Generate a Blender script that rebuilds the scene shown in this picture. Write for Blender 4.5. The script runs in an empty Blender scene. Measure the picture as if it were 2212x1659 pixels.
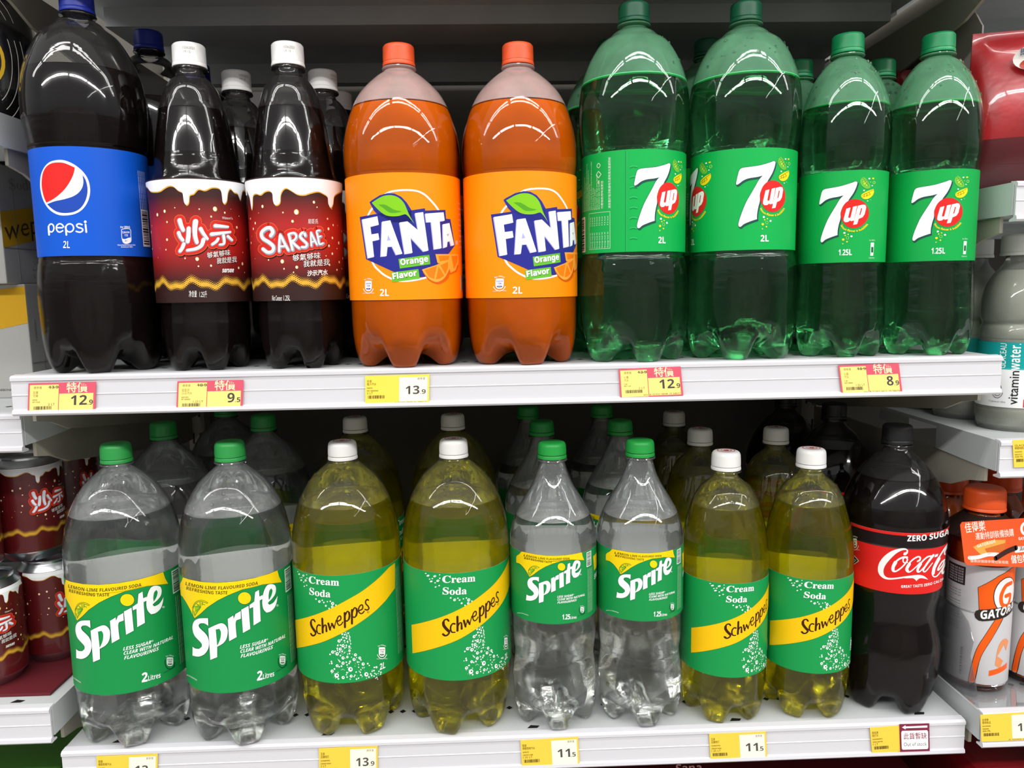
import bpy, bmesh, math, random
from mathutils import Vector, Matrix
from mathutils.geometry import tessellate_polygon
random.seed(7)
SC = bpy.context.scene
COL = SC.collection
PI = math.pi

# ---------------------------------------------------------------- camera
CAM = Vector((-0.02537, -0.7028, 0.07177))
PITCH, YAW, ROLL, FPX = 0.12533, -0.03064, -0.01756, 1650.84
def basis(p, yaw, roll):
    cy, sy, cp, sp = math.cos(yaw), math.sin(yaw), math.cos(p), math.sin(p)
    f = Vector((-sy*cp, cy*cp, -sp)); r = Vector((cy, sy, 0)); u = r.cross(f)
    cr, sr = math.cos(roll), math.sin(roll)
    return cr*r + sr*u, -sr*r + cr*u, f
RGT, UPV, FWD = basis(PITCH, YAW, ROLL)
cam_data = bpy.data.cameras.new('camera')
cam = bpy.data.objects.new('camera', cam_data); COL.objects.link(cam)
cam.matrix_world = Matrix(((RGT.x, UPV.x, -FWD.x, CAM.x), (RGT.y, UPV.y, -FWD.y, CAM.y), (RGT.z, UPV.z, -FWD.z, CAM.z), (0, 0, 0, 1)))
cam_data.sensor_fit = 'HORIZONTAL'; cam_data.sensor_width = 36.0
cam_data.lens = FPX/2212*36.0
cam_data.clip_start = 0.02
SC.camera = cam

# ---------------------------------------------------------------- light and exposure
SC.view_settings.view_transform = 'Standard'
SC.view_settings.look = 'None'
SC.view_settings.exposure = -0.48
SC.view_settings.gamma = 1.0
SC.view_settings.use_curve_mapping = False
world = bpy.data.worlds.new('world'); SC.world = world; world.use_nodes = True
bgn = world.node_tree.nodes['Background']
# bright lit ceiling overhead, dimmer aisle at eye level
wn = world.node_tree; wtc = wn.nodes.new('ShaderNodeTexCoord'); wsp = wn.nodes.new('ShaderNodeSeparateXYZ'); wcr = wn.nodes.new('ShaderNodeValToRGB')
wmr = wn.nodes.new('ShaderNodeMapRange'); wmr.inputs[1].default_value = -1; wmr.inputs[2].default_value = 1
wn.links.new(wtc.outputs['Generated'], wsp.inputs[0]); wn.links.new(wsp.outputs['Z'], wmr.inputs[0]); wn.links.new(wmr.outputs[0], wcr.inputs[0]); wn.links.new(wcr.outputs[0], bgn.inputs[0])
we = wcr.color_ramp.elements
we[0].position = .40; we[0].color = (.34, .34, .34, 1); we[1].position = 1.0; we[1].color = (1.0, 1.0, 1.0, 1)
q_ = we.new(.52); q_.color = (.34, .34, .34, 1); q_ = we.new(.60); q_.color = (.95, .97, 1.0, 1)
bgn.inputs[1].default_value = 0.85
def tube_light(name, x, y, z, lx, ly, power):
    d = bpy.data.lights.new(name, 'AREA'); d.shape = 'RECTANGLE'; d.size = lx; d.size_y = ly
    d.energy = power; d.color = (1.0, 0.985, 0.96)
    o = bpy.data.objects.new(name, d); COL.objects.link(o); o.location = (x, y, z)
    return o
TUBE_W = 9.0
for ry, rp in ((-0.62, 0.7), (-1.9, 2.2)):
    for k in range(-2, 3):
        for dy in (-0.05, 0.05):
            tube_light('fluorescent_tube', k*1.28+0.25, ry+dy, 1.35, 1.18, 0.055, TUBE_W*rp)
for k in range(3):
    tube_light('fluorescent_tube', 2.1, -0.9-k*1.28, 1.35, 0.055, 1.18, TUBE_W)

cy = SC.cycles
cy.max_bounces = 12; cy.diffuse_bounces = 4; cy.glossy_bounces = 4; cy.transmission_bounces = 10
cy.transparent_max_bounces = 24; cy.caustics_reflective = False; cy.caustics_refractive = True
cy.sample_clamp_indirect = 0.0; cy.blur_glossy = 0.5
cy.use_denoising = True

# ---------------------------------------------------------------- pixel -> point
def ray(px, py):
    return FWD + RGT*((px-1106)/FPX) - UPV*((py-829.5)/FPX)
def at_y(px, py, y):
    d = ray(px, py); return CAM + d*((y-CAM.y)/d.y)
def at_z(px, py, z):
    d = ray(px, py); return CAM + d*((z-CAM.z)/d.z)
def at_x(px, py, x):
    d = ray(px, py); return CAM + d*((x-CAM.x)/d.x)
def on_cyl(px, py, X, Y, R, tilt=0):
    """angle (rad, 0 = facing the aisle, + to the right) and height on a vertical cylinder"""
    d = ray(px, py); ox, oy = CAM.x-X, CAM.y-Y
    a = d.x*d.x+d.y*d.y; b = 2*(ox*d.x+oy*d.y); c = ox*ox+oy*oy-R*R
    disc = b*b-4*a*c
    t = (-b-math.sqrt(disc))/(2*a) if disc > 0 else -b/(2*a)
    p = CAM + d*t
    return math.atan2(p.x-X, Y-p.y), p.z

# ---------------------------------------------------------------- materials
def lin(c):
    return tuple((v/12.92 if v <= 0.04045 else ((v+0.055)/1.055)**2.4) for v in c)
def hexc(h):
    h = h.lstrip('#'); return lin(tuple(int(h[i:i+2], 16)/255 for i in (0, 2, 4)))
MATS = {}
def new_mat(name):
    m = bpy.data.materials.new(name); m.use_nodes = True
    nt = m.node_tree; nt.nodes.clear()
    out = nt.nodes.new('ShaderNodeOutputMaterial')
    return m, nt, out
def pbr(name, col, rough=0.5, spec=0.5, metal=0.0, bump=None, noise=None, coat=0.0, trans=0.0):
    """principled material; noise = (scale, amount) varies the colour, bump = (scale, strength)"""
    if name in MATS: return MATS[name]
    m, nt, out = new_mat(name)
    p = nt.nodes.new('ShaderNodeBsdfPrincipled')
    c = hexc(col) if isinstance(col, str) else col
    p.inputs['Base Color'].default_value = (*c, 1); p.inputs['Roughness'].default_value = rough
    p.inputs['Specular IOR Level'].default_value = spec; p.inputs['Metallic'].default_value = metal
    p.inputs['Coat Weight'].default_value = coat; p.inputs['Coat Roughness'].default_value = 0.05
    p.inputs['Transmission Weight'].default_value = trans
    tc = nt.nodes.new('ShaderNodeTexCoord')
    if noise:
        n = nt.nodes.new('ShaderNodeTexNoise'); n.inputs['Scale'].default_value = noise[0]; n.inputs['Detail'].default_value = 5
        nt.links.new(tc.outputs['Object'], n.inputs['Vector'])
        mr = nt.nodes.new('ShaderNodeMapRange'); mr.inputs[1].default_value = 0.3; mr.inputs[2].default_value = 0.7
        mr.inputs[3].default_value = 1-noise[1]; mr.inputs[4].default_value = 1+noise[1]*0.4
        nt.links.new(n.outputs['Fac'], mr.inputs[0])
        mx = nt.nodes.new('ShaderNodeVectorMath'); mx.operation = 'SCALE'; mx.inputs[0].default_value = c
        nt.links.new(mr.outputs[0], mx.inputs['Scale']); nt.links.new(mx.outputs[0], p.inputs['Base Color'])
    if bump:
        n = nt.nodes.new('ShaderNodeTexNoise'); n.inputs['Scale'].default_value = bump[0]; n.inputs['Detail'].default_value = 3
        nt.links.new(tc.outputs['Object'], n.inputs['Vector'])
        b = nt.nodes.new('ShaderNodeBump'); b.inputs['Strength'].default_value = bump[1]; b.inputs['Distance'].default_value = 0.002
        nt.links.new(n.outputs['Fac'], b.inputs['Height']); nt.links.new(b.outputs[0], p.inputs['Normal'])
    nt.links.new(p.outputs[0], out.inputs[0])
    MATS[name] = m
    return m
def ink(col, rough=0.42):
    return pbr('ink_'+col.lstrip('#')+('' if rough == 0.42 else str(rough)), col, rough, 0.22)
def shell_mat(name, tint, fog=0.0, fogcol=(0.8, 0.8, 0.8), bump=0.35, refl=1.0):
    """thin clear plastic wall: see-through with tint, mirror-like at grazing angles, optional condensation"""
    m, nt, out = new_mat(name)
    tr = nt.nodes.new('ShaderNodeBsdfTransparent'); tr.inputs[0].default_value = (*tint, 1)
    gl = nt.nodes.new('ShaderNodeBsdfGlossy'); gl.inputs['Roughness'].default_value = 0.03
    gl.inputs['Color'].default_value = (1, 1, 1, 1)
    fr = nt.nodes.new('ShaderNodeFresnel'); fr.inputs['IOR'].default_value = 1.45
    tc = nt.nodes.new('ShaderNodeTexCoord')
    mp = nt.nodes.new('ShaderNodeMapping'); mp.inputs['Scale'].default_value = (26, 26, 95)
    nz = nt.nodes.new('ShaderNodeTexNoise'); nz.inputs['Scale'].default_value = 1.0; nz.inputs['Detail'].default_value = 3
    nt.links.new(tc.outputs['Object'], mp.inputs[0]); nt.links.new(mp.outputs[0], nz.inputs['Vector'])
    bp = nt.nodes.new('ShaderNodeBump'); bp.inputs['Strength'].default_value = bump; bp.inputs['Distance'].default_value = 0.0008
    nt.links.new(nz.outputs['Fac'], bp.inputs['Height'])
    nt.links.new(bp.outputs[0], gl.inputs['Normal']); nt.links.new(bp.outputs[0], fr.inputs['Normal'])
    mul = nt.nodes.new('ShaderNodeMath'); mul.operation = 'MULTIPLY'; mul.inputs[1].default_value = refl
    nt.links.new(fr.outputs[0], mul.inputs[0])
    base = tr.outputs[0]
    if fog > 0:
        df = nt.nodes.new('ShaderNodeBsdfDiffuse'); df.inputs[0].default_value = (*fogcol, 1)
        tl = nt.nodes.new('ShaderNodeBsdfTranslucent'); tl.inputs[0].default_value = (*fogcol, 1)
        ad = nt.nodes.new('ShaderNodeMixShader'); ad.inputs[0].default_value = 0.5
        nt.links.new(df.outputs[0], ad.inputs[1]); nt.links.new(tl.outputs[0], ad.inputs[2])
        n2 = nt.nodes.new('ShaderNodeTexNoise'); n2.inputs['Scale'].default_value = 28; n2.inputs['Detail'].default_value = 6
        nt.links.new(tc.outputs['Object'], n2.inputs['Vector'])
        mr = nt.nodes.new('ShaderNodeMapRange'); mr.inputs[1].default_value = 0.3; mr.inputs[2].default_value = 0.7
        mr.inputs[3].default_value = fog*0.75; mr.inputs[4].default_value = fog*1.15
        nt.links.new(n2.outputs['Fac'], mr.inputs[0])
        mf = nt.nodes.new('ShaderNodeMixShader'); nt.links.new(mr.outputs[0], mf.inputs[0])
        nt.links.new(tr.outputs[0], mf.inputs[1]); nt.links.new(ad.outputs[0], mf.inputs[2])
        base = mf.outputs[0]
    mx = nt.nodes.new('ShaderNodeMixShader')
    nt.links.new(mul.outputs[0], mx.inputs[0]); nt.links.new(base, mx.inputs[1]); nt.links.new(gl.outputs[0], mx.inputs[2])
    nt.links.new(mx.outputs[0], out.inputs[0])
    MATS[name] = m
    return m
def liquid_mat(name, col, ior=1.33, glow=0.0, ccol=None):
    m, nt, out = new_mat(name)
    g = nt.nodes.new('ShaderNodeBsdfGlass'); g.inputs['Color'].default_value = (*col, 1)
    g.inputs['Roughness'].default_value = 0.0; g.inputs['IOR'].default_value = ior
    t = nt.nodes.new('ShaderNodeBsdfTransparent'); t.inputs[0].default_value = (*col, 1)
    mx = nt.nodes.new('ShaderNodeMixShader'); mx.inputs[0].default_value = .22
    nt.links.new(g.outputs[0], mx.inputs[1]); nt.links.new(t.outputs[0], mx.inputs[2]); last = mx
    if glow > 0:        # diffuse colour mixed in to paint light glowing inside a clear drink
        d = nt.nodes.new('ShaderNodeBsdfDiffuse'); d.inputs[0].default_value = (*ccol, 1); tl = nt.nodes.new('ShaderNodeBsdfTranslucent'); tl.inputs[0].default_value = (*ccol, 1)
        dm = nt.nodes.new('ShaderNodeMixShader'); dm.inputs[0].default_value = .5; nt.links.new(d.outputs[0], dm.inputs[1]); nt.links.new(tl.outputs[0], dm.inputs[2])
        last = nt.nodes.new('ShaderNodeMixShader'); last.inputs[0].default_value = glow; nt.links.new(mx.outputs[0], last.inputs[1]); nt.links.new(dm.outputs[0], last.inputs[2])
    nt.links.new(last.outputs[0], out.inputs[0])
    MATS[name] = m
    return m

# ---------------------------------------------------------------- object helpers
def link(o): COL.objects.link(o); return o
def tag(o, label=None, cat=None, group=None, kind=None):
    if label: o['label'] = label
    if cat: o['category'] = cat
    if group: o['group'] = group
    if kind: o['kind'] = kind
    return o
def empty(name, loc, rz=0.0):
    o = bpy.data.objects.new(name, None); link(o); o.location = loc; o.rotation_euler = (0, 0, rz); o.empty_display_size = 0.02
    return o
def mesh_obj(name, verts, faces, mats, parent=None, fmat=None, smooth=True):
    me = bpy.data.meshes.new(name); me.from_pydata([tuple(v) for v in verts], [], faces)
    for m in (mats if isinstance(mats, (list, tuple)) else [mats]): me.materials.append(m)
    if fmat: me.polygons.foreach_set('material_index', fmat)
    me.polygons.foreach_set('use_smooth', [smooth]*len(me.polygons))
    me.update()
    o = bpy.data.objects.new(name, me); link(o)
    if parent: o.parent = parent
    return o
def bm_obj(name, bm, mats, parent=None, smooth=False, sharp=None):
    me = bpy.data.meshes.new(name); bm.normal_update(); bm.to_mesh(me); bm.free()
    for m in (mats if isinstance(mats, (list, tuple)) else [mats]): me.materials.append(m)
    me.polygons.foreach_set('use_smooth', [smooth]*len(me.polygons))
    if smooth and sharp: me.set_sharp_from_angle(angle=math.radians(sharp))
    o = bpy.data.objects.new(name, me); link(o)
    if parent: o.parent = parent
    return o
def copy_tree(o, parent=None):
    c = o.copy(); link(c)
    if parent: c.parent = parent
    for ch in [x for x in bpy.data.objects if x.parent == o]: copy_tree(ch, c)
    return c
def bm_box(bm, x0, x1, y0, y1, z0, z1, bev=0.0, mat=0):
    vs = [bm.verts.new(p) for p in ((x0, y0, z0), (x1, y0, z0), (x1, y1, z0), (x0, y1, z0), (x0, y0, z1), (x1, y0, z1), (x1, y1, z1), (x0, y1, z1))]
    fs = [bm.faces.new([vs[i] for i in f]) for f in ((3, 2, 1, 0), (4, 5, 6, 7), (0, 1, 5, 4), (1, 2, 6, 5), (2, 3, 7, 6), (3, 0, 4, 7))]
    for f in fs: f.material_index = mat
    if bev > 0:
        es = list({e for f in fs for e in f.edges})
        r = bmesh.ops.bevel(bm, geom=es, offset=bev, segments=2, profile=0.6, affect='EDGES')
        for f in r['faces']: f.material_index = mat
    return fs
def bm_prism(bm, prof, x0, x1, mat=0):
    """extrude a (y,z) outline along x"""
    a = [bm.verts.new((x0, y, z)) for y, z in prof]; b = [bm.verts.new((x1, y, z)) for y, z in prof]
    n = len(prof)
    for i in range(n):
        bm.faces.new((a[i], a[(i+1) % n], b[(i+1) % n], b[i])).material_index = mat
    tess = tessellate_polygon([[Vector((y, z, 0)) for y, z in prof]])
    for t in tess:
        for L in (a, b):
            try: bm.faces.new([L[i] for i in t]).material_index = mat
            except ValueError: pass
    bmesh.ops.recalc_face_normals(bm, faces=bm.faces)
def catmull(pts, n=6, closed=False):
    out = []; N = len(pts); rng = range(N if closed else N-1)
    for i in rng:
        p0 = pts[(i-1) % N] if (closed or i > 0) else pts[0]; p1 = pts[i]; p2 = pts[(i+1) % N]
        p3 = pts[(i+2) % N] if (closed or i+2 < N) else pts[-1]
        for k in range(n):
            t = k/n
            out.append(tuple(0.5*((2*b)+(-a+c)*t+(2*a-5*b+4*c-d)*t*t+(-a+3*b-3*c+d)*t*t*t) for a, b, c, d in zip(p0, p1, p2, p3)))
    if not closed: out.append(tuple(pts[-1]))
    return out
def lathe(name, prof, mat, parent=None, seg=64, cap_top=False, cap_bot=False, smooth=True, rmod=None, sharp=40, z0=0):
    """prof: (r, z) in metres, bottom to top"""
    vs, fs = [], []
    for (r, z) in prof:
        for k in range(seg):
            a = 2*PI*k/seg; rr = r if rmod is None else rmod(r, z, k)
            vs.append((rr*math.sin(a), -rr*math.cos(a), z))
    for i in range(len(prof)-1):
        for k in range(seg):
            k2 = (k+1) % seg
            fs.append((i*seg+k, i*seg+k2, (i+1)*seg+k2, (i+1)*seg+k))
    if cap_bot: fs.append(tuple(reversed(range(seg))))
    if cap_top: fs.append(tuple(range((len(prof)-1)*seg, len(prof)*seg)))
    o = mesh_obj(name, vs, fs, mat, parent, smooth=smooth)
    if smooth and sharp: o.data.set_sharp_from_angle(angle=math.radians(sharp))
    return o

# ---------------------------------------------------------------- printed art
TCACHE = {}
SANSB = {}
def styled(s, style):
    """bold / bold italic / serif letters from the font's own alternative alphabets"""
    if style == 'n': return s
    base = {'b': (0x1D5D4, 0x1D5EE, 0x1D7EC), 'bi': (0x1D63C, 0x1D656, 0x1D7EC), 's': (0x1D400, 0x1D41A, 0x1D7CE)}[style]
    out = ''
    for ch in s:
        if 'A' <= ch <= 'Z': out += chr(base[0]+ord(ch)-65)
        elif 'a' <= ch <= 'z': out += chr(base[1]+ord(ch)-97)
        elif '0' <= ch <= '9': out += chr(base[2]+ord(ch)-48)
        else: out += ch
    return out
def text_tris(s, style='n', off=0.0, res=2):
    key = (s, style, off)
    if key in TCACHE: return TCACHE[key]
    c = bpy.data.curves.new('lettering', 'FONT'); c.body = styled(s, style); c.resolution_u = res; c.offset = off
    o = bpy.data.objects.new('lettering', c)
    link(o); bpy.context.view_layer.update()
    me = bpy.data.meshes.new_from_object(o)
    v = [(p.co.x, p.co.y) for p in me.vertices]; f = [tuple(p.vertices) for p in me.polygons]
    bpy.data.objects.remove(o); bpy.data.meshes.remove(me); bpy.data.curves.remove(c)
    x0 = min(p[0] for p in v); x1 = max(p[0] for p in v)
    v = [((x-x0)/0.69, y/0.69) for x, y in v]
    TCACHE[key] = (v, f, (x1-x0)/0.69)
    return TCACHE[key]
def dense(pts, step, closed=True):
    out = []; n = len(pts)
    for i in range(n if closed else n-1):
        a, b = pts[i], pts[(i+1) % n]; L = math.hypot(b[0]-a[0], b[1]-a[1]); k = max(1, int(L/step))
        for j in range(k): out.append((a[0]+(b[0]-a[0])*j/k, a[1]+(b[1]-a[1])*j/k))
    if not closed: out.append(pts[-1])
    return out
def smooth_loop(pts, n=4, corner=55):
    """round a closed outline but keep its sharp corners"""
    N = len(pts); out = []
    def is_c(i):
        a, b, c = pts[i-1], pts[i], pts[(i+1) % N]
        u = (b[0]-a[0], b[1]-a[1]); v = (c[0]-b[0], c[1]-b[1])
        d = (u[0]*v[0]+u[1]*v[1])/((math.hypot(*u)*math.hypot(*v)) or 1)
        return math.degrees(math.acos(max(-1, min(1, d)))) > corner
    cs = [is_c(i) for i in range(N)]
    for i in range(N):
        p1, p2 = pts[i], pts[(i+1) % N]
        p0 = p1 if cs[i] else pts[i-1]; p3 = p2 if cs[(i+1) % N] else pts[(i+2) % N]
        for k in range(n):
            t = k/n
            out.append(tuple(0.5*((2*b)+(-a+c)*t+(2*a-5*b+4*c-d)*t*t+(-a+3*b-3*c+d)*t*t*t) for a, b, c, d in zip(p0, p1, p2, p3)))
    return out
class Art:
    """flat print in label millimetres (s along the label, z up); m maps drawing units to (s, z)"""
    def __init__(self, m=None, unit=1.0):
        self.items = []; self.m = m or (lambda p: p); self.u = unit
    def add(self, v, f, col, layer):
        self.items.append(([self.m(p) for p in v], f, col, layer))
    def poly(self, col, pts, layer=1, holes=(), sm=False, step=25):
        loops = [pts]+list(holes)
        loops = [(smooth_loop(L) if sm else dense(L, step*self.u)) for L in loops]
        v = [p for L in loops for p in L]
        f = [tuple(t) for t in tessellate_polygon([[Vector((x, y, 0)) for x, y in L] for L in loops])]
        self.add(v, f, col, layer)
    def disc(self, col, c, r, layer=1, ry=None, n=16):
        ry = ry or r
        v = [(c[0]+r*math.cos(2*PI*i/n), c[1]+ry*math.sin(2*PI*i/n)) for i in range(n)]
        self.add(v, [tuple(range(n))], col, layer)
    def stroke(self, col, pts, w, layer=1, closed=False, sm=True, w2=None, round_=True):
        if sm: pts = catmull(pts, 5, closed)
        else: pts = dense(pts, 25*self.u, closed)
        if closed: pts = list(pts)+[pts[0]]
        n = len(pts); v, f = [], []
        for i, p in enumerate(pts):
            a = pts[max(0, i-1)]; b = pts[min(n-1, i+1)]
            if closed and i in (0, n-1): a, b = pts[n-2], pts[1]
            dx, dy = b[0]-a[0], b[1]-a[1]; L = math.hypot(dx, dy) or 1
            ww = w if w2 is None else w+(w2-w)*i/(n-1)
            nx, ny = -dy/L*ww/2, dx/L*ww/2
            v += [(p[0]+nx, p[1]+ny), (p[0]-nx, p[1]-ny)]
            if i: f.append((2*i-2, 2*i-1, 2*i+1, 2*i))
        self.add(v, f, col, layer)
        if round_ and not closed:
            self.disc(col, pts[0], w/2, layer, n=10); self.disc(col, pts[-1], (w2 or w)/2, layer, n=10)
    def text(self, col, s, path, cap, layer=3, style='n', off=0.0, up=None, slant=0.0, fit=True, sx=1.0):
        """lay text along a path (drawing units, y as the drawing has it); cap = capital height"""
        v, f, w = text_tris(s, style, off)
        path = catmull(path, 6) if len(path) > 2 else [tuple(p) for p in path]
        acc = [0.0]
        for a, b in zip(path, path[1:]): acc.append(acc[-1]+math.hypot(b[0]-a[0], b[1]-a[1]))
        tot = acc[-1]; k = tot/w if fit else cap*sx
        out = []
        for x, y in v:
            d = (x*k + y*cap*slant)
            i = 0
            while i < len(path)-2 and acc[i+1] < d: i += 1
            L = (acc[i+1]-acc[i]) or 1; t = (d-acc[i])/L
            a, b = path[i], path[i+1]
            px, py = a[0]+(b[0]-a[0])*t, a[1]+(b[1]-a[1])*t
            if up is None:
                ux, uy = (b[1]-a[1])/L*self.yd, -(b[0]-a[0])/L*self.yd
            else: ux, uy = up
            out.append((px+ux*y*cap, py+uy*y*cap))
        self.add(out, f, col, layer)
    yd = 1      # +1 when the drawing's y runs downwards (pixels), -1 when upwards
def merge_art(dst, src, k=1.0, ds=0.0, dz=0.0, skip=()):
    for i, (v, f, col, layer) in enumerate(src.items):
        dst.items.append(([(s*k+ds, z*k+dz) for s, z in v], f, col, layer))
def wrap_art(bm, art, mats, rfun, cut=3.0, R=50.0, zcuts=()):
    """print the art onto a round label: s mm along the girth, z mm up"""
    tmp = bmesh.new(); cols = {}
    smin = 1e9; smax = -1e9
    for v, f, col, layer in art.items:
        if col not in mats: mats.append(col)
        mi = mats.index(col)
        vs = [tmp.verts.new((s, z, layer)) for s, z in v]
        smin = min(smin, min(p[0] for p in v)); smax = max(smax, max(p[0] for p in v))
        for t in f:
            if len(set(t)) < 3: continue
            try: tmp.faces.new([vs[i] for i in t]).material_index = mi
            except ValueError: pass
    s = math.ceil(smin/cut)*cut
    while s < smax:
        bmesh.ops.bisect_plane(tmp, geom=tmp.verts[:]+tmp.edges[:]+tmp.faces[:], plane_co=(s, 0, 0), plane_no=(1, 0, 0), dist=1e-5)
        s += cut
    for z in zcuts: bmesh.ops.bisect_plane(tmp, geom=tmp.verts[:]+tmp.edges[:]+tmp.faces[:], plane_co=(0, z, 0), plane_no=(0, 1, 0), dist=1e-5)
    mp = {}
    for v in tmp.verts:
        r = rfun(v.co.y)+0.12+0.045*v.co.z; a = v.co.x/R
        mp[v] = bm.verts.new((r*math.sin(a)*1e-3, -r*math.cos(a)*1e-3, v.co.y*1e-3))
    for f in tmp.faces:
        vv = [mp[v] for v in f.verts]
        c = sum((v.co for v in vv), Vector())/len(vv)
        n = (vv[1].co-vv[0].co).cross(vv[2].co-vv[0].co)
        if n.x*c.x+n.y*c.y < 0: vv.reverse()
        bm.faces.new(vv).material_index = f.material_index
    tmp.free()
def flat_art(bm, art, mats, fmap):
    """print the art on a flat thing; fmap(s, z, layer) -> point"""
    for v, f, col, layer in art.items:
        if col not in mats: mats.append(col)
        mi = mats.index(col)
        vs = [bm.verts.new(fmap(s, z, layer)) for s, z in v]
        for t in f:
            if len(set(t)) < 3: continue
            try: bm.faces.new([vs[i] for i in t]).material_index = mi
            except ValueError: pass
# ---------------------------------------------------------------- bottles
SH = 0.3772            # shelf spacing
LOW = -SH
def base_prof(R, zb, foot):
    """outline from the side wall down to the centre, for the middle of a foot or of the valley between feet"""
    z1 = zb
    if foot: P = [(1, z1), (0.992, .66*z1), (0.955, .32*z1), (.885, .09*z1), (.79, .0), (.67, .0), (.56, .07*z1), (.40, .17*z1), (.2, .2*z1), (0.02, .2*z1)]
    else: P = [(1, z1), (0.985, .80*z1), (0.94, .60*z1), (.86, .46*z1), (.76, .38*z1), (.66, .33*z1), (.54, .29*z1), (.40, .25*z1), (.2, .21*z1), (0.02, .2*z1)]
    return [(p[0]*R, p[1]) for p in catmull(P, 3)]
def bottle_surface(prof, zb, seg=80, inset=0.0, petal0=0.0, ztop=None, floor_gap=0.0):
    """prof (z, r) top to bottom in mm, ending where the base starts (z = zb)"""
    pts = catmull([(z, r) for z, r in prof], 5)
    if ztop is not None: pts = [p for p in pts if p[0] < ztop-1] ; 
    R = prof[-1][1]
    rings = [(z, max(0.5, r-inset)) for z, r in pts][:-1]
    F = base_prof(R-inset, zb, True); V = base_prof(R-inset, zb, False)
    vs, fs = [], []
    for z, r in rings:
        for k in range(seg):
            a = 2*PI*k/seg; vs.append((r*math.sin(a)*1e-3, -r*math.cos(a)*1e-3, z*1e-3))
    for (rf, zf), (rv, zv) in zip(F, V):
        for k in range(seg):
            a = 2*PI*k/seg
            w = 0.5+0.5*math.cos(5*(a-petal0)); w = max(0, min(1, (w-0.06)*1.35)); w = w*w*(3-2*w)
            r = rf*w+rv*(1-w); z = zf*w+zv*(1-w)+floor_gap
            vs.append((r*math.sin(a)*1e-3, -r*math.cos(a)*1e-3, z*1e-3))
    nr = len(rings)+len(F)
    for i in range(nr-1):
        for k in range(seg):
            k2 = (k+1) % seg; fs.append((i*seg+k, (i+1)*seg+k, (i+1)*seg+k2, i*seg+k2))
    fs.append(tuple((nr-1)*seg+k for k in reversed(range(seg))))
    return vs, fs, rings, nr
def rad_at(prof, z):
    pts = catmull(prof, 5)
    for a, b in zip(pts, pts[1:]):
        if a[0] >= z >= b[0]:
            t = (a[0]-z)/((a[0]-b[0]) or 1); return a[1]+(b[1]-a[1])*t
    return pts[-1][1] if z < pts[-1][0] else pts[0][1]
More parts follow.
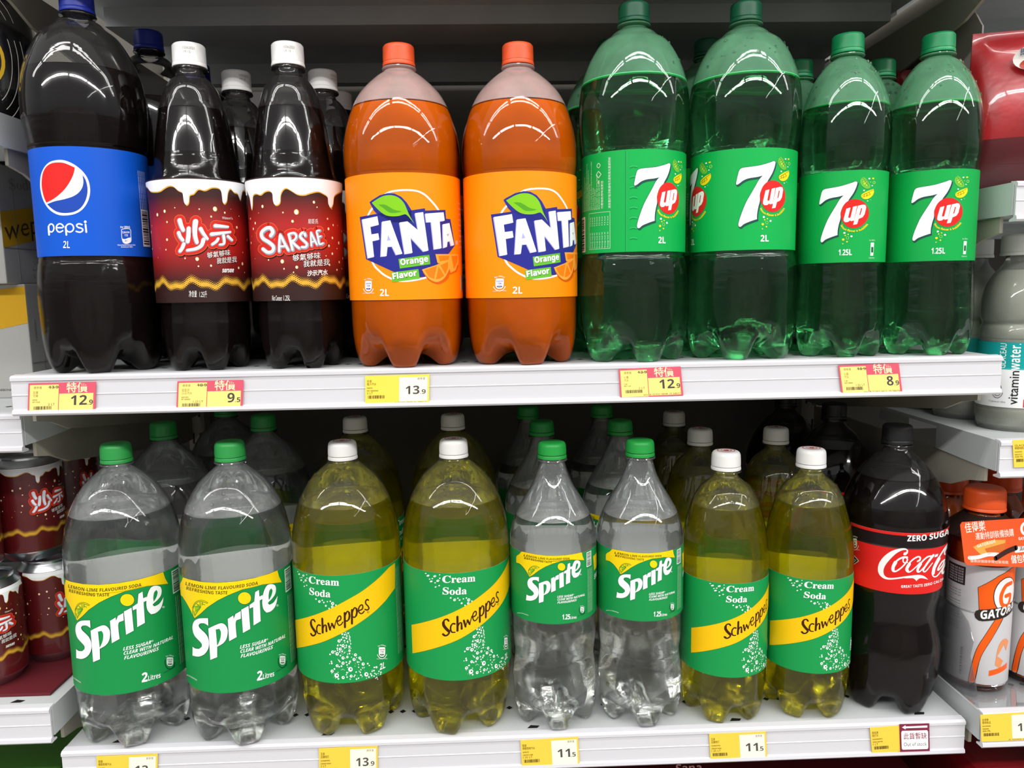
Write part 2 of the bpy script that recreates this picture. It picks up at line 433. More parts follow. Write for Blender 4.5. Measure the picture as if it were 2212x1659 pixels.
def make_bottle(name, spec, art=None, back_art=None):
    """spec: prof, zb, cap (z0, z1, r, colour, style), lab (z0, z1, r, colour), fill, liquid, shell, fogshell"""
    root = empty(name, (0, 0, 0))
    P = spec['prof']; zb = spec['zb']; seg = 80
    neck_r = P[0][1]
    cz0, cz1, cr, ccol, cstyle = spec['cap']
    # clear body: support ring under the cap, shoulders, wall and five feet
    vs, fs, rings, nr = bottle_surface(P, zb, seg, petal0=spec.get('petal', 0.0))
    fill = spec['fill']
    fm = []
    for f in fs:
        zc = sum(vs[i][2] for i in f)/len(f)*1000
        fm.append(1 if zc > fill-0.5 and zc > 100 else (2 if zc > spec['lab'][1]+.4*(fill-spec['lab'][1]) else 0))
    body = mesh_obj('bottle_body', vs, fs, [MATS[spec['shell']], MATS[spec['fogshell']], MATS[spec['shell']+'_smooth']], root, fm)
    ringp = [(neck_r, cz0-4.6), (neck_r+.4, cz0-3.2), (cr+.7, cz0-2.6), (cr+1.0, cz0-1.9), (cr+.7, cz0-1.2), (neck_r+.3, cz0-.8), (neck_r, cz0+3)]
    lathe('neck_ring', [(r*1e-3, z*1e-3) for r, z in ringp], MATS[spec['fogshell']], root, 48)
    # drink
    ls = [(z, r) for z, r in P if z < fill]
    ls = [(fill, rad_at(P, fill))]+ls
    vs, fs, rings, nr = bottle_surface(ls, zb, seg, inset=0.7, petal0=spec.get('petal', 0.0), floor_gap=0.6)
    r0 = rings[0][1]; n0 = len(vs)
    rr = [r0-0.5, r0-1.6, r0-4, r0*0.5, 0.6]; dz = [-0.7, -1.2, -1.4, -1.4, -1.4]
    for r, d in zip(rr, dz):
        for k in range(seg):
            a = 2*PI*k/seg; vs.append((r*math.sin(a)*1e-3, -r*math.cos(a)*1e-3, (fill+d)*1e-3))
    prev = 0
    for j in range(len(rr)):
        cur = n0+j*seg
        for k in range(seg):
            k2 = (k+1) % seg; fs.append((prev+k, prev+k2, cur+k2, cur+k))
        prev = cur
    fs.append(tuple(prev+k for k in range(seg)))
    liq = mesh_obj('drink', vs, fs, MATS[spec['liquid']], root)
    if spec.get('rim_glint'):  # bright coloured ring painting the light caught along the fill line
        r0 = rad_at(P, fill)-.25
        lathe('waterline_glint', [(r*1e-3, z*1e-3) for r, z in [(r0, fill-.9), (r0+.2, fill-.1), (r0+.05, fill+1.0), (r0-.9, fill-.2), (r0-.9, fill-.9), (r0, fill-.9)]], ink(spec['rim_glint'], .2), root, 80)
    # label sleeve
    lz0, lz1, lr, lcol = spec['lab']
    lfun = spec.get('lrfun') or (lambda z: lr)
    bm = bmesh.new(); cols = [lcol]
    N = 120; nz = 10; grid = []
    for j in range(nz+1):
        z = lz0+(lz1-lz0)*j/nz; r = lfun(z)
        grid.append([bm.verts.new((r*math.sin(2*PI*k/N)*1e-3, -r*math.cos(2*PI*k/N)*1e-3, z*1e-3)) for k in range(N)])
    for j in range(nz):
        for k in range(N):
            k2 = (k+1) % N; bm.faces.new((grid[j][k], grid[j][k2], grid[j+1][k2], grid[j+1][k]))
    # pale reverse side of the print, seen through the drink
    inner = []
    for j in range(nz+1):
        z = lz0+(lz1-lz0)*j/nz; r = lfun(z)-0.12
        inner.append([bm.verts.new((r*math.sin(2*PI*k/N)*1e-3, -r*math.cos(2*PI*k/N)*1e-3, z*1e-3)) for k in range(N)])
    cols.append(spec.get('inside', '#fbfcfb'))
    for k in range(N):
        k2 = (k+1) % N
        for j in range(nz): bm.faces.new((inner[j][k2], inner[j][k], inner[j+1][k], inner[j+1][k2])).material_index = 1
    if art: wrap_art(bm, art, cols, lfun, 3.0, lr, [z0_ for z0_ in (150,) if spec.get('lrfun')])
    mats = []
    for c in cols: mats.append(MATS[c] if c in MATS else ink(c))
    lab = bm_obj('label_sleeve', bm, mats, root, smooth=True)
    # cap
    make_cap(root, cz0, cz1, cr, ccol, cstyle)
    if spec.get('capprint'):
        A = Art(); A.yd = -1; A.u = 1
        A.text('#a29c90', '10362021', [(0, cz1-7), (10, cz1-7)], 2.3, 1); A.text('#a29c90', '19 15', [(.5, cz1-10.5), (6.5, cz1-10.5)], 2.3, 1)
        bm = bmesh.new(); cc = []; wrap_art(bm, A, cc, lambda z: cr-.1, 2.0, cr)
        bm_obj('date_print', bm, [ink(c) for c in cc], [c for c in root.children if c.name.startswith('cap')][0])
    # condensation beads inside the shoulder
    if spec.get('drops'):
        rnd = random.Random(spec['drops']); bm = bmesh.new()
        for i in range(44):
            z = rnd.uniform(fill+6, min(P[0][0]-10, fill+spec.get('droph', 40))); a = rnd.uniform(-1.5, 1.5); r = rad_at(P, z)-0.2
            s = rnd.choice((.6, .7, .9, 1.2, 1.9))*rnd.uniform(.8, 1.2)
            m = Matrix.Translation((r*math.sin(a)*1e-3, -r*math.cos(a)*1e-3, z*1e-3)) @ Matrix.Rotation(a, 4, 'Z') @ Matrix.Diagonal((s*1e-3, s*.5e-3, s*1.15e-3, 1))
            bmesh.ops.create_icosphere(bm, subdivisions=2, radius=1, matrix=m)
        d = bm_obj('condensation_beads', bm, MATS['bead'], root, smooth=True); d['kind'] = 'stuff'
    return root
def make_cap(root, z0, z1, r, col, style):
    mat = pbr('cap_'+col.lstrip('#'), col, 0.38, 0.45)
    hb = 3.6
    if style == 'round': prof = [(r*.97, z0+hb+.5), (r, z0+hb+1.4), (r*.985, z1-6.5), (r*.96, z1-3.6), (r*.90, z1-1.6), (r*.78, z1-.5), (r*.5, z1), (0.5, z1)]
    else: prof = [(r*.96, z0+hb+.4), (r*.985, z0+hb+1.2), (r*.975, z1-3.0), (r*.955, z1-1.4), (r*.90, z1-.4), (r*.80, z1), (0.5, z1)]
    teeth = 60
    def rm(rr, z, k):
        if z > (z1-5)*1e-3 or z < (z0+hb+1.0)*1e-3: return rr
        return rr-(0.00022 if k % 2 else 0)
    cap = lathe('cap', [(a*1e-3, b*1e-3) for a, b in catmull(prof, 3)], mat, root, teeth*2, cap_top=True, rmod=rm, sharp=50)
    bp = [(r*.93, z0-.2), (r*1.01, z0), (r*1.025, z0+.6), (r*1.0, z0+hb-.6), (r*.985, z0+hb-.1), (r*.93, z0+hb)]
    lathe('tamper_band', [(a*1e-3, b*1e-3) for a, b in bp], mat, cap, 72)
    if style == 'seal' or (style == 'round' and col == '#f4f3f1'):
        bm = bmesh.new(); art = Art(); art.yd = -1; cols = []
        c = '#c2353c'
        art.stroke(c, [(8.6*math.cos(a*PI/12), 8.6*math.sin(a*PI/12)) for a in range(24)], 0.8, 1, closed=True, sm=False)
        art.stroke(c, [(5.2*math.cos(a*PI/12), 5.2*math.sin(a*PI/12)) for a in range(24)], 0.5, 1, closed=True, sm=False)
        art.text(c, 'SCHWEPPES', [(6.0*math.cos(PI*(1.0+a/10)+.25*0)*1, 6.0*math.sin(PI*(1.0+a/10))) for a in range(11)], 1.6, 1, 'b', up=None)
        art.poly(c, [(-2.6, -1.8), (0, -3.6), (2.6, -1.8), (3.0, 2.4), (1.2, 1.2), (0, 3.4), (-1.2, 1.2), (-3.0, 2.4)], 1)
        flat_art(bm, art, cols, lambda s, z, l: ((s)*1e-3, (z)*1e-3, (z1+.12)*1e-3))
        bm_obj('seal_print', bm, [ink(x) for x in cols], cap)
    return cap

# wall and drink materials
shell_mat('shell_clear', (.98, .983, .98), 0.0, bump=0.45, refl=.9)
shell_mat('shell_clear_smooth', (.98, .983, .98), 0.0, bump=0.06)
shell_mat('shell_cola', (.97, .97, .97), 0.0, bump=0.75, refl=.42)
shell_mat('shell_cola_smooth', (.97, .97, .97), 0.0, bump=0.06, refl=.85)
shell_mat('shell_green_smooth', (.30, .72, .42), 0.0, bump=0.08)
shell_mat('shell_clear_fog', (.97, .975, .97), 0.20, (.85, .87, .86), bump=0.12)
shell_mat('shell_lemon_fog', (.97, .97, .95), 0.07, (.85, .85, .7), bump=0.12)
shell_mat('shell_dark_fog', (.93, .93, .92), 0.05, (.5, .48, .46), bump=0.2)
shell_mat('shell_orange_fog', (.96, .93, .92), 0.60, (.95, .80, .77), bump=0.1)
shell_mat('shell_green', (.30, .72, .42), 0.0, bump=0.85)
shell_mat('shell_green_fog', (.20, .62, .34), 0.42, (.36, .90, .52), bump=0.1)
liquid_mat('drink_clear', (.985, .992, .985), glow=.015, ccol=(.84, .90, .88))
liquid_mat('drink_yellow', (.965, .94, .28), glow=.06, ccol=(.95, .85, .01))
liquid_mat('bead', (.95, .97, .95))
pbr('drink_cola', (.006, .0035, .003), 0.12, 0.15)
pbr('drink_orange', (.82, .135, .0), 0.5, 0.0, noise=(30, .12))
pbr('cap_dummy', '#ffffff')

# outlines, (height, radius) in millimetres
PROF = {
 'pet2_pep': [(334, 11), (326, 11.2), (321, 12.6), (316.5, 19.0), (312, 23.2), (305, 32), (294, 39.2), (283.5, 44.0), (273, 47.8), (262.5, 50.4), (248, 52.0), (231, 52.0), (217, 51.0), (205, 49.6), (199, 48.5), (156, 48.2), (108, 48.5), (99, 49.8), (86, 51.2), (66, 52.0), (50, 51.6)],
 'pet2_hour': [(322, 11), (313, 11.2), (309, 12.6), (304.9, 19.0), (301, 23.2), (294.6, 32), (284.1, 39.2), (273.9, 44.0), (263.8, 47.6), (253.7, 50.0), (239.3, 51.6), (223.3, 51.6), (208.8, 50.6), (197, 49.2), (190, 48.3), (150, 48.0), (104, 48.3), (96, 49.6), (84, 51.0), (65.4, 52.0), (50, 51.6)],
 'pet2_round': [(288, 11), (277, 11.6), (272, 14.5), (266.6, 22.0), (257.1, 32.5), (247.5, 40.0), (232.2, 47.4), (217.1, 52.0), (201.9, 54.2), (186.7, 54.4), (178, 53.5), (170, 53.2), (120, 53.2), (64, 53.2), (50, 53.2)],
 'pet2_spr': [(292, 11), (283, 11.3), (279, 12.2), (274, 17.5), (268.9, 23.4), (261.2, 31.7), (249.2, 39.8), (235.2, 46.6), (221.3, 50.8), (203.4, 54), (185.2, 55), (172, 54.8), (120, 54.4), (66, 54.2), (52, 54)],
 'pet1_sarsae': [(288, 11.2), (278, 11.8), (270, 13.0), (266.3, 16.9), (261, 21.0), (255.2, 24.1), (245, 27.4), (236.1, 29.6), (217.1, 32.9), (198, 35.6), (184, 37.6), (172, 40.0), (150, 41.2), (100, 41.2), (74, 41.2), (62, 39.6), (54, 39.2), (44, 40.0)],
 'pet1_7': [(294, 11), (284, 11.2), (280, 13.0), (275.6, 18.8), (265.9, 26.2), (256.3, 31.6), (246.7, 35.5), (236.9, 38.1), (223.7, 40.2), (210, 41.0), (194.6, 41.0), (184, 40.2), (175, 39.2), (130, 38.9), (90.6, 39.1), (75, 39.8), (60, 40.6), (48, 41.2), (42, 41.6)],
 'pet1_spr': [(285, 11.4), (274, 12.4), (269.8, 13.4), (258.3, 16.8), (246.9, 22.1), (235.4, 29.0), (223.8, 35.6), (212.2, 40.8), (200.5, 43.9), (190, 44.6), (150, 44.3), (120, 44.2), (108, 43.4), (88.7, 43.3), (72.6, 41.6), (56.2, 43.2), (46, 44.4)],
 'pet1_sch': [(270, 11.4), (257, 11.7), (251.8, 13.6), (247, 19.0), (241.5, 25.0), (236.8, 28.4), (227.3, 33.1), (216, 36.4), (200.8, 40.5), (181.7, 43.6), (165, 44.4), (150, 44.2), (100, 44.2), (56, 44.1), (44, 44.0)],
 'pet2_coke': [(291, 11), (280, 11.5), (274, 13.5), (269, 18), (263.7, 24.5), (251, 35), (238, 42.5), (223, 48.5), (207.8, 51.4), (198, 51.2), (165, 49.2), (134, 48.0), (120, 46.6), (108, 45.0), (97.8, 44.8), (86, 47.0), (74, 49.6), (64, 50.6), (52, 50.4), (44, 49.8)],
}
# ---------------------------------------------------------------- label prints
def px_map(X, Y, R, zb, ox, oy, sc):
    """drawing units = pixels of an enlarged crop of the photo with corner (ox, oy); lands on the label in mm"""
    def m(p):
        a, z = on_cyl(ox+p[0]/sc, oy+p[1]/sc, X, Y, R*1e-3); return a*R, (z-zb)*1000
    return m
def ell(c, rx, ry, n=20, a0=0, a1=360):
    return [(c[0]+rx*math.cos(math.radians(a0+(a1-a0)*i/n)), c[1]+ry*math.sin(math.radians(a0+(a1-a0)*i/n))) for i in range(n+(0 if a1-a0 == 360 else 1))]
def calorie(A, cx, cy, w, h, col, ink_, num, ring=True, layer=3, per='Per 250mL', tilt=0):
    """small energy badge: rounded capsule with a number, a ring of small text around it (pixel drawing)"""
    x0, x1, y0, y1 = cx-w/2, cx+w/2, cy-h/2, cy+h/2
    pts = [(x0+w*.15, y0), (x1-w*.15, y0), (x1, y0+h*.1), (x1, y1-h*.3), (x1-w*.2, y1-h*.04), (cx, y1), (x0+w*.2, y1-h*.04), (x0, y1-h*.3), (x0, y0+h*.1)]
    A.poly(col, pts, layer, sm=True)
    A.text(ink_, 'Calories', [(x0+w*.08, y0+h*.32), (x1-w*.08, y0+h*.30)], h*.13, layer+1, 'b')
    A.text(ink_, num, [(cx-w*.26, y0+h*.58), (cx+w*.26, y0+h*.57)], h*.17, layer+1, 'b')
    A.disc(ink_, (cx, y0+h*.78), w*.34, layer+1, ry=h*.09)
    A.text(col, '7%', [(cx-w*.16, y0+h*.82), (cx+w*.16, y0+h*.81)], h*.09, layer+2, 'b')
    A.text(col, per, [(cx-w*.6, y0-h*.05), (cx, y0-h*.18), (cx+w*.62, y0-h*.06)], h*.11, layer, 'b')
    if ring:
        A.stroke(col, ell((cx, cy+h*.05), w*.78, h*.66, 14, 20, 160), w*.09, layer)
        A.text(col, 'Calories per 100mL', [(x0-w*.35, y1+h*.28), (x1+w*.4, y1+h*.24)], h*.1, layer, 'n')
def barcode(A, x0, x1, y0, y1, col, ink_, seed=3, vert=False, layer=3, pad=True, n=26):
    rnd = random.Random(seed)
    if pad: A.poly(col, [(x0, y0), (x1, y0), (x1, y1), (x0, y1)], layer)
    t = 0.06
    while t < .94:
        w = rnd.choice((.5, .5, .9, 1.3))/n; g = rnd.choice((.5, .6, .9))/n
        if vert:
            a, b = y0+(y1-y0)*t, y0+(y1-y0)*min(.96, t+w)
            A.poly(ink_, [(x0+(x1-x0)*.1, a), (x0+(x1-x0)*.86, a), (x0+(x1-x0)*.86, b), (x0+(x1-x0)*.1, b)], layer+1)
        else:
            a, b = x0+(x1-x0)*t, x0+(x1-x0)*min(.96, t+w)
            A.poly(ink_, [(a, y0), (b, y0), (b, y1), (a, y1)], layer+1)
        t += w+g

# ---- blue cola label
PEP = dict(X=-0.3925, Y=0.0425)
def art_pepsi():
    A = Art(px_map(PEP['X'], PEP['Y'], 48.9, 0, 80, 330, 7.2125), 1.0)
    W = '#f3f4f6'
    A.poly(W, [(340, 112), (450, 125), (590, 190), (720, 300), (800, 430), (828, 590), (800, 740), (720, 870), (600, 950), (430, 978), (300, 955), (180, 870), (100, 740), (60, 600), (50, 480), (65, 340), (120, 220), (210, 140)], 1, sm=True)
    A.poly('#e8221f', [(330, 150), (440, 165), (590, 232), (570, 330), (520, 440), (440, 560), (350, 650), (250, 725), (148, 778), (110, 690), (80, 560), (75, 440), (95, 310), (150, 215), (230, 165)], 2, sm=True)
    A.poly('#1c45a8', [(708, 345), (760, 430), (788, 570), (765, 720), (690, 850), (580, 920), (430, 940), (310, 918), (220, 860), (160, 800), (280, 755), (420, 725), (560, 680), (650, 620), (705, 540), (722, 450)], 2, sm=True)
    w = 27
    A.stroke(W, [(183, 1150), (186, 1220), (192, 1278)], w, 2)
    A.stroke(W, ell((224, 1172), 42, 62), w*.8, 2, closed=True)
    A.stroke(W, [(308, 1167), (408, 1165), (398, 1125), (355, 1106), (315, 1130), (303, 1172), (322, 1222), (362, 1236), (402, 1215)], w*.8, 2)
    A.stroke(W, [(450, 1150), (454, 1220), (460, 1280)], w, 2)
    A.stroke(W, ell((511, 1171), 60, 63), w*.8, 2, closed=True)
    A.stroke(W, [(702, 1120), (655, 1107), (618, 1128), (640, 1162), (700, 1180), (712, 1213), (670, 1238), (612, 1224)], w*.85, 2)
    A.stroke(W, [(756, 1118), (769, 1236)], w, 2)
    A.disc(W, (752, 1076), 21, 2)
    A.text(W, '2L', [(408, 1485), (512, 1488)], 108, 2, 'b', off=-.01)
    cx, cy, h = 1388, 1300, 225
    A.stroke(W, [(1325, 1192), (1445, 1190), (1458, 1290), (1460, 1380), (1400, 1415), (1345, 1400), (1322, 1330), (1315, 1230)], 9, 2, closed=True)
    A.poly(W, [(1328, 1338), (1370, 1345), (1420, 1325), (1458, 1322), (1455, 1385), (1400, 1412), (1350, 1395)], 2, sm=True)
    A.text(W, 'Per 200mL', [(1298, 1176), (1450, 1172)], 32, 2, 'b')
    A.text(W, 'Calories', [(1328, 1255), (1440, 1252)], 32, 2, 'b')
    A.text(W, '113', [(1362, 1304), (1412, 1302)], 34, 2, 'b')
    A.text('#1c45a8', '6%*', [(1368, 1385), (1410, 1383)], 24, 3, 'b')
    A.text(W, '*Chinese Nutrient Reference Value', [(1250, 1447), (1530, 1445)], 18, 2, 'b')
    A.text(W, '45 Calories per 100mL', [(1308, 1477), (1490, 1475)], 18, 2, 'b')
    A.m = lambda p: p; A.u = .05
    A.yd = -1
    barcode(A, 66, 78, 116, 150, '#e4e6ea', '#20242c', 5, True, 1)
    for k in range(5): A.text('#e4e6ea', 'CARBONATED DRINK INGREDIENTS WATER SUGAR', [(67+k*2.6, 149), (67+k*2.6, 185)], 1.3, 1, up=(-1, 0))
    return A

# ---- brown sarsaparilla labels
SARA = dict(X=-0.2945, Y=0.0420); SARB = dict(X=-0.2045, Y=0.0420)
def gold_wave(A, R):
    """halftone gold wave round the foot of the label, millimetres"""
    L = 2*PI*R
    def wave(s): return 79.5+2.6*math.sin(s*2*PI/33.0+.6)+1.2*math.sin(s*2*PI/14.5)
    n = int(L/1.5); G = '#d9a637'
    for i in range(n):
        s = -L/2+L*i/n
        w0 = wave(s)
        for j in range(-3, 7):
            q = abs(j-0.5)/5.5; r = 0.92*(1-max(0, (j-1))/6.5) if j > 0 else 0.92*(1-abs(j)/4.2)
            if r < .12: continue
            ss = s+(0.75*(j % 2)); z = w0+j*0.92
            A.add([(ss-r, z), (ss, z-r), (ss+r, z), (ss, z+r)], [(0, 1, 2, 3)], G, 2)
def bubbles(A, R, seed, avoid):
    rnd = random.Random(seed); L = 2*PI*R; pts = []
    for i in range(400):
        s = rnd.uniform(-L/2, L/2); z = rnd.uniform(90, 148)
        if any(a <= s <= b and c <= z <= d for a, b, c, d in avoid): continue
        r = rnd.choice((.35, .45, .55, .9, 1.1, 1.4))
        if any(math.hypot(s-p, z-q) < r+t+2.8 for p, q, t in pts): continue
        pts.append((s, z, r))
        if len(pts) > 95: break
    for s, z, r in pts: bubble(A, (s, z), r)
def bubble(A, c, r):
    if r < .5: A.disc('#e0a04a', c, r, 2, ry=r*1.2, n=10)
    else:
        A.disc('#d9a346', c, r, 2, ry=r*1.15); A.disc('#f3e6c8', (c[0]-r*.12, c[1]), r*.8, 3, ry=r*.98)
def foam(A, R, pts_px, m):
    """white dripping froth, traced on the front, repeated round the back"""
    edge = [m(p) for p in pts_px]
    top = 172.2
    A.poly('#d9a23c', [(s+.5, z-1.0) for s, z in catmull(edge, 4)]+[(edge[-1][0], top), (edge[0][0], top)], 1)
    A.poly('#f2f3f6', catmull(edge, 4)+[(edge[-1][0], top), (edge[0][0], top)], 2)
    L = 2*PI*R; s0 = edge[-1][0]; s1 = edge[0][0]+L
    n = 60; e2 = []
    for i in range(n+1):
        s = s0+(s1-s0)*i/n; k = math.sin(s*2*PI/23+1)
        e2.append((s, 162-2*math.sin(s*2*PI/31)-(12*max(0, k-.72)/.28 if k > .72 else 0)))
    A.poly('#f2f3f6', e2+[(s1, top), (s0, top)], 2)
def art_sarsae(which):
    R = 43.6
    A = Art(); A.u = 1.0
    if which == 'A':
        X, Y = SARA['X'], SARA['Y']
        A.m = px_map(X, Y, R, 0, 300, 300, 4.148)
        m0 = A.m; A.m = lambda p: p
        foam(A, R, [(60, 430), (80, 432), (110, 470), (180, 470), (230, 440), (270, 420), (310, 425), (350, 460), (388, 480), (398, 530), (405, 570), (425, 590), (445, 565), (452, 505), (490, 490), (530, 450), (590, 460), (650, 435), (710, 440), (735, 470), (745, 520), (752, 565), (770, 580), (788, 550), (795, 480), (815, 445), (850, 478), (880, 488), (895, 520), (910, 548), (918, 500), (930, 460), (960, 480)], m0)
        A.m = px_map(X, Y, R, 0, 340, 430, 8.73)
        st = [([(420, 400), (450, 500), (488, 585)], 95, 80), ([(402, 635), (430, 710), (480, 775)], 80, 70), ([(498, 850), (470, 920), (428, 980)], 80, 75),
              ([(592, 552), (588, 680), (572, 795)], 88, 92), ([(722, 425), (708, 560), (715, 700), (748, 815)], 112, 80), ([(818, 560), (870, 650), (945, 748)], 85, 62),
              ([(872, 765), (835, 870), (730, 935), (565, 965)], 88, 62),
              ([(1095, 502), (1335, 525)], 82, 55), ([(1025, 662), (1380, 622)], 82, 52), ([(1252, 690), (1262, 835), (1180, 858)], 72, 48),
              ([(1150, 748), (1115, 800), (1040, 852)], 66, 62), ([(1335, 705), (1412, 775)], 66, 58)]
    else:
        X, Y = SARB['X'], SARB['Y']
        A.m = px_map(X, Y, R, 0, 300, 300, 4.148)
        m0 = A.m; A.m = lambda p: p
        foam(A, R, [(970, 460), (990, 520), (1000, 600), (1008, 635), (1015, 590), (1022, 510), (1050, 490), (1090, 500), (1130, 470), (1170, 465), (1195, 490), (1200, 550), (1212, 585), (1238, 590), (1262, 565), (1268, 500), (1290, 455), (1320, 440), (1360, 460), (1420, 495), (1480, 500), (1530, 485), (1600, 470), (1650, 490), (1690, 520), (1700, 580), (1722, 615), (1742, 580), (1750, 510), (1790, 480), (1830, 465)], m0)
        A.m = px_map(X, Y, R, 0, 550, 430, 8.73)
        st = [([(300, 690), (340, 620), (290, 545), (200, 560), (125, 640), (150, 740), (270, 820), (350, 900), (330, 985), (240, 1005), (150, 940)], 78, 70),
              ([(480, 665), (462, 820), (458, 985)], 56, 56), ([(480, 665), (560, 830), (635, 965)], 56, 56), ([(480, 895), (600, 885)], 44, 44),
              ([(640, 665), (680, 820), (712, 955)], 56, 56), ([(640, 660), (740, 640), (785, 700), (750, 770), (690, 800)], 50, 50), ([(700, 800), (780, 880), (838, 925)], 54, 54),
              ([(955, 690), (925, 630), (870, 660), (862, 720), (930, 790), (985, 850), (960, 905), (890, 905)], 58, 54),
              ([(1060, 640), (1062, 760), (1070, 880)], 44, 44), ([(1062, 630), (1120, 750), (1175, 860)], 44, 44), ([(1075, 815), (1140, 795)], 36, 36),
              ([(1225, 592), (1172, 610), (1195, 720), (1225, 850), (1290, 832)], 46, 46), ([(1190, 725), (1250, 700)], 40, 40)]
    for p, a, b in st: A.stroke('#30100e', [(x+14, y+26) for x, y in p], a+118, 2, w2=b+118)
    for p, a, b in st: A.stroke('#e0703c', p, a+128, 3, w2=b+128)
    for p, a, b in st: A.stroke('#c8281f', p, a+112, 4, w2=b+112)
    dx = -1 if which == 'A' else 1
    for p, a, b in st: A.stroke('#8d99a8', [(x-10*dx*-1 if which == 'B' else x-8, y+8) for x, y in p], a+(2 if which == 'A' else 16), 5, w2=b+(2 if which == 'A' else 16))
    for p, a, b in st: A.stroke('#e9edf3', [(x, y-3) for x, y in p], a-14, 6, w2=b-14)
    if which == 'A':
        W = '#e9e6e2'
        A.text(W, 'Watson\u2019s.', [(1222, 378), (1428, 385)], 50, 5)
        for s, p in (('够氣够味', [(940, 1110), (1380, 1050)]), ('我就是我', [(1120, 1215), (1500, 1180)])):
            A.text('#1c0a08', s, [(x-5, y+8) for x, y in p], 84, 4, slant=.1, off=.028); A.text(W, s, p, 84, 5, slant=.1, off=.004)
        A.text(W, 'sarsae', [(1225, 1382), (1448, 1380)], 82, 5, 'bi', off=.02)
        A.text(W, '净含量', [(960, 1995), (1075, 1998)], 58, 5) if False else None
        A.m = px_map(X, Y, R, 0, 300, 300, 4.148)
        A.text(W, '净含量', [(447, 1412), (518, 1413)], 44, 5, 'n'); A.text(W, '1.25升', [(542, 1416), (610, 1418)], 46, 5, 'n')
        for c, r in (((228, 648), 5.5), ((320, 617), 2.2), ((684, 628), 8.2), ((541, 629), 2.6), ((649, 696), 3.4), ((250, 745), 3.6), ((250, 903), 4.8), ((522, 1076), 6.6), ((648, 1136), 4), ((413, 1070), 3), ((534, 1141), 3), ((881, 793), 5), ((240, 993), 3)):
            s, z = A.m(c); mm = A.m; A.m = lambda p: p; bubble(A, (s, z), r*.24); A.m = mm
    else:
        W = '#e9e6e2'
        A.text(W, '屈臣氏', [(1010, 455), (1200, 455)], 66, 5)
        for s, p in (('够氣够味', [(715, 1165), (1245, 1110)]), ('我就是我', [(920, 1275), (1418, 1235)])):
            A.text('#1c0a08', s, [(x-5, y+8) for x, y in p], 92, 4, slant=.1, off=.028); A.text(W, s, p, 92, 5, slant=.1, off=.004)
        A.text(W, '沙示汽水', [(992, 1445), (1382, 1420)], 80, 5, slant=.12, off=.02)
        A.m = px_map(X, Y, R, 0, 300, 300, 4.148)
        A.text(W, 'Net Content', [(1192, 1448), (1280, 1450)], 46, 5, 'n'); A.text(W, '1.25L', [(1295, 1448), (1355, 1449)], 46, 5, 'n')
        for c, r in (((1105, 605), 5.5), ((1290, 660), 3), ((1412, 655), 9), ((1377, 738), 5), ((1570, 567), 5), ((1598, 612), 2.5), ((1284, 1098), 7), ((1415, 1150), 5.4), ((1300, 1164), 3), ((1693, 716), 3.4), ((1702, 806), 5), ((1160, 1085), 3), ((1386, 1195), 2.6)):
            s, z = A.m(c); mm = A.m; A.m = lambda p: p; bubble(A, (s, z), r*.24); A.m = mm
    A.m = lambda p: p; A.yd = -1; A.u = .05
    bubbles(A, R, 4 if which == 'A' else 9, [(-26, 36, 86, 152)])
    gold_wave(A, R)
    return A

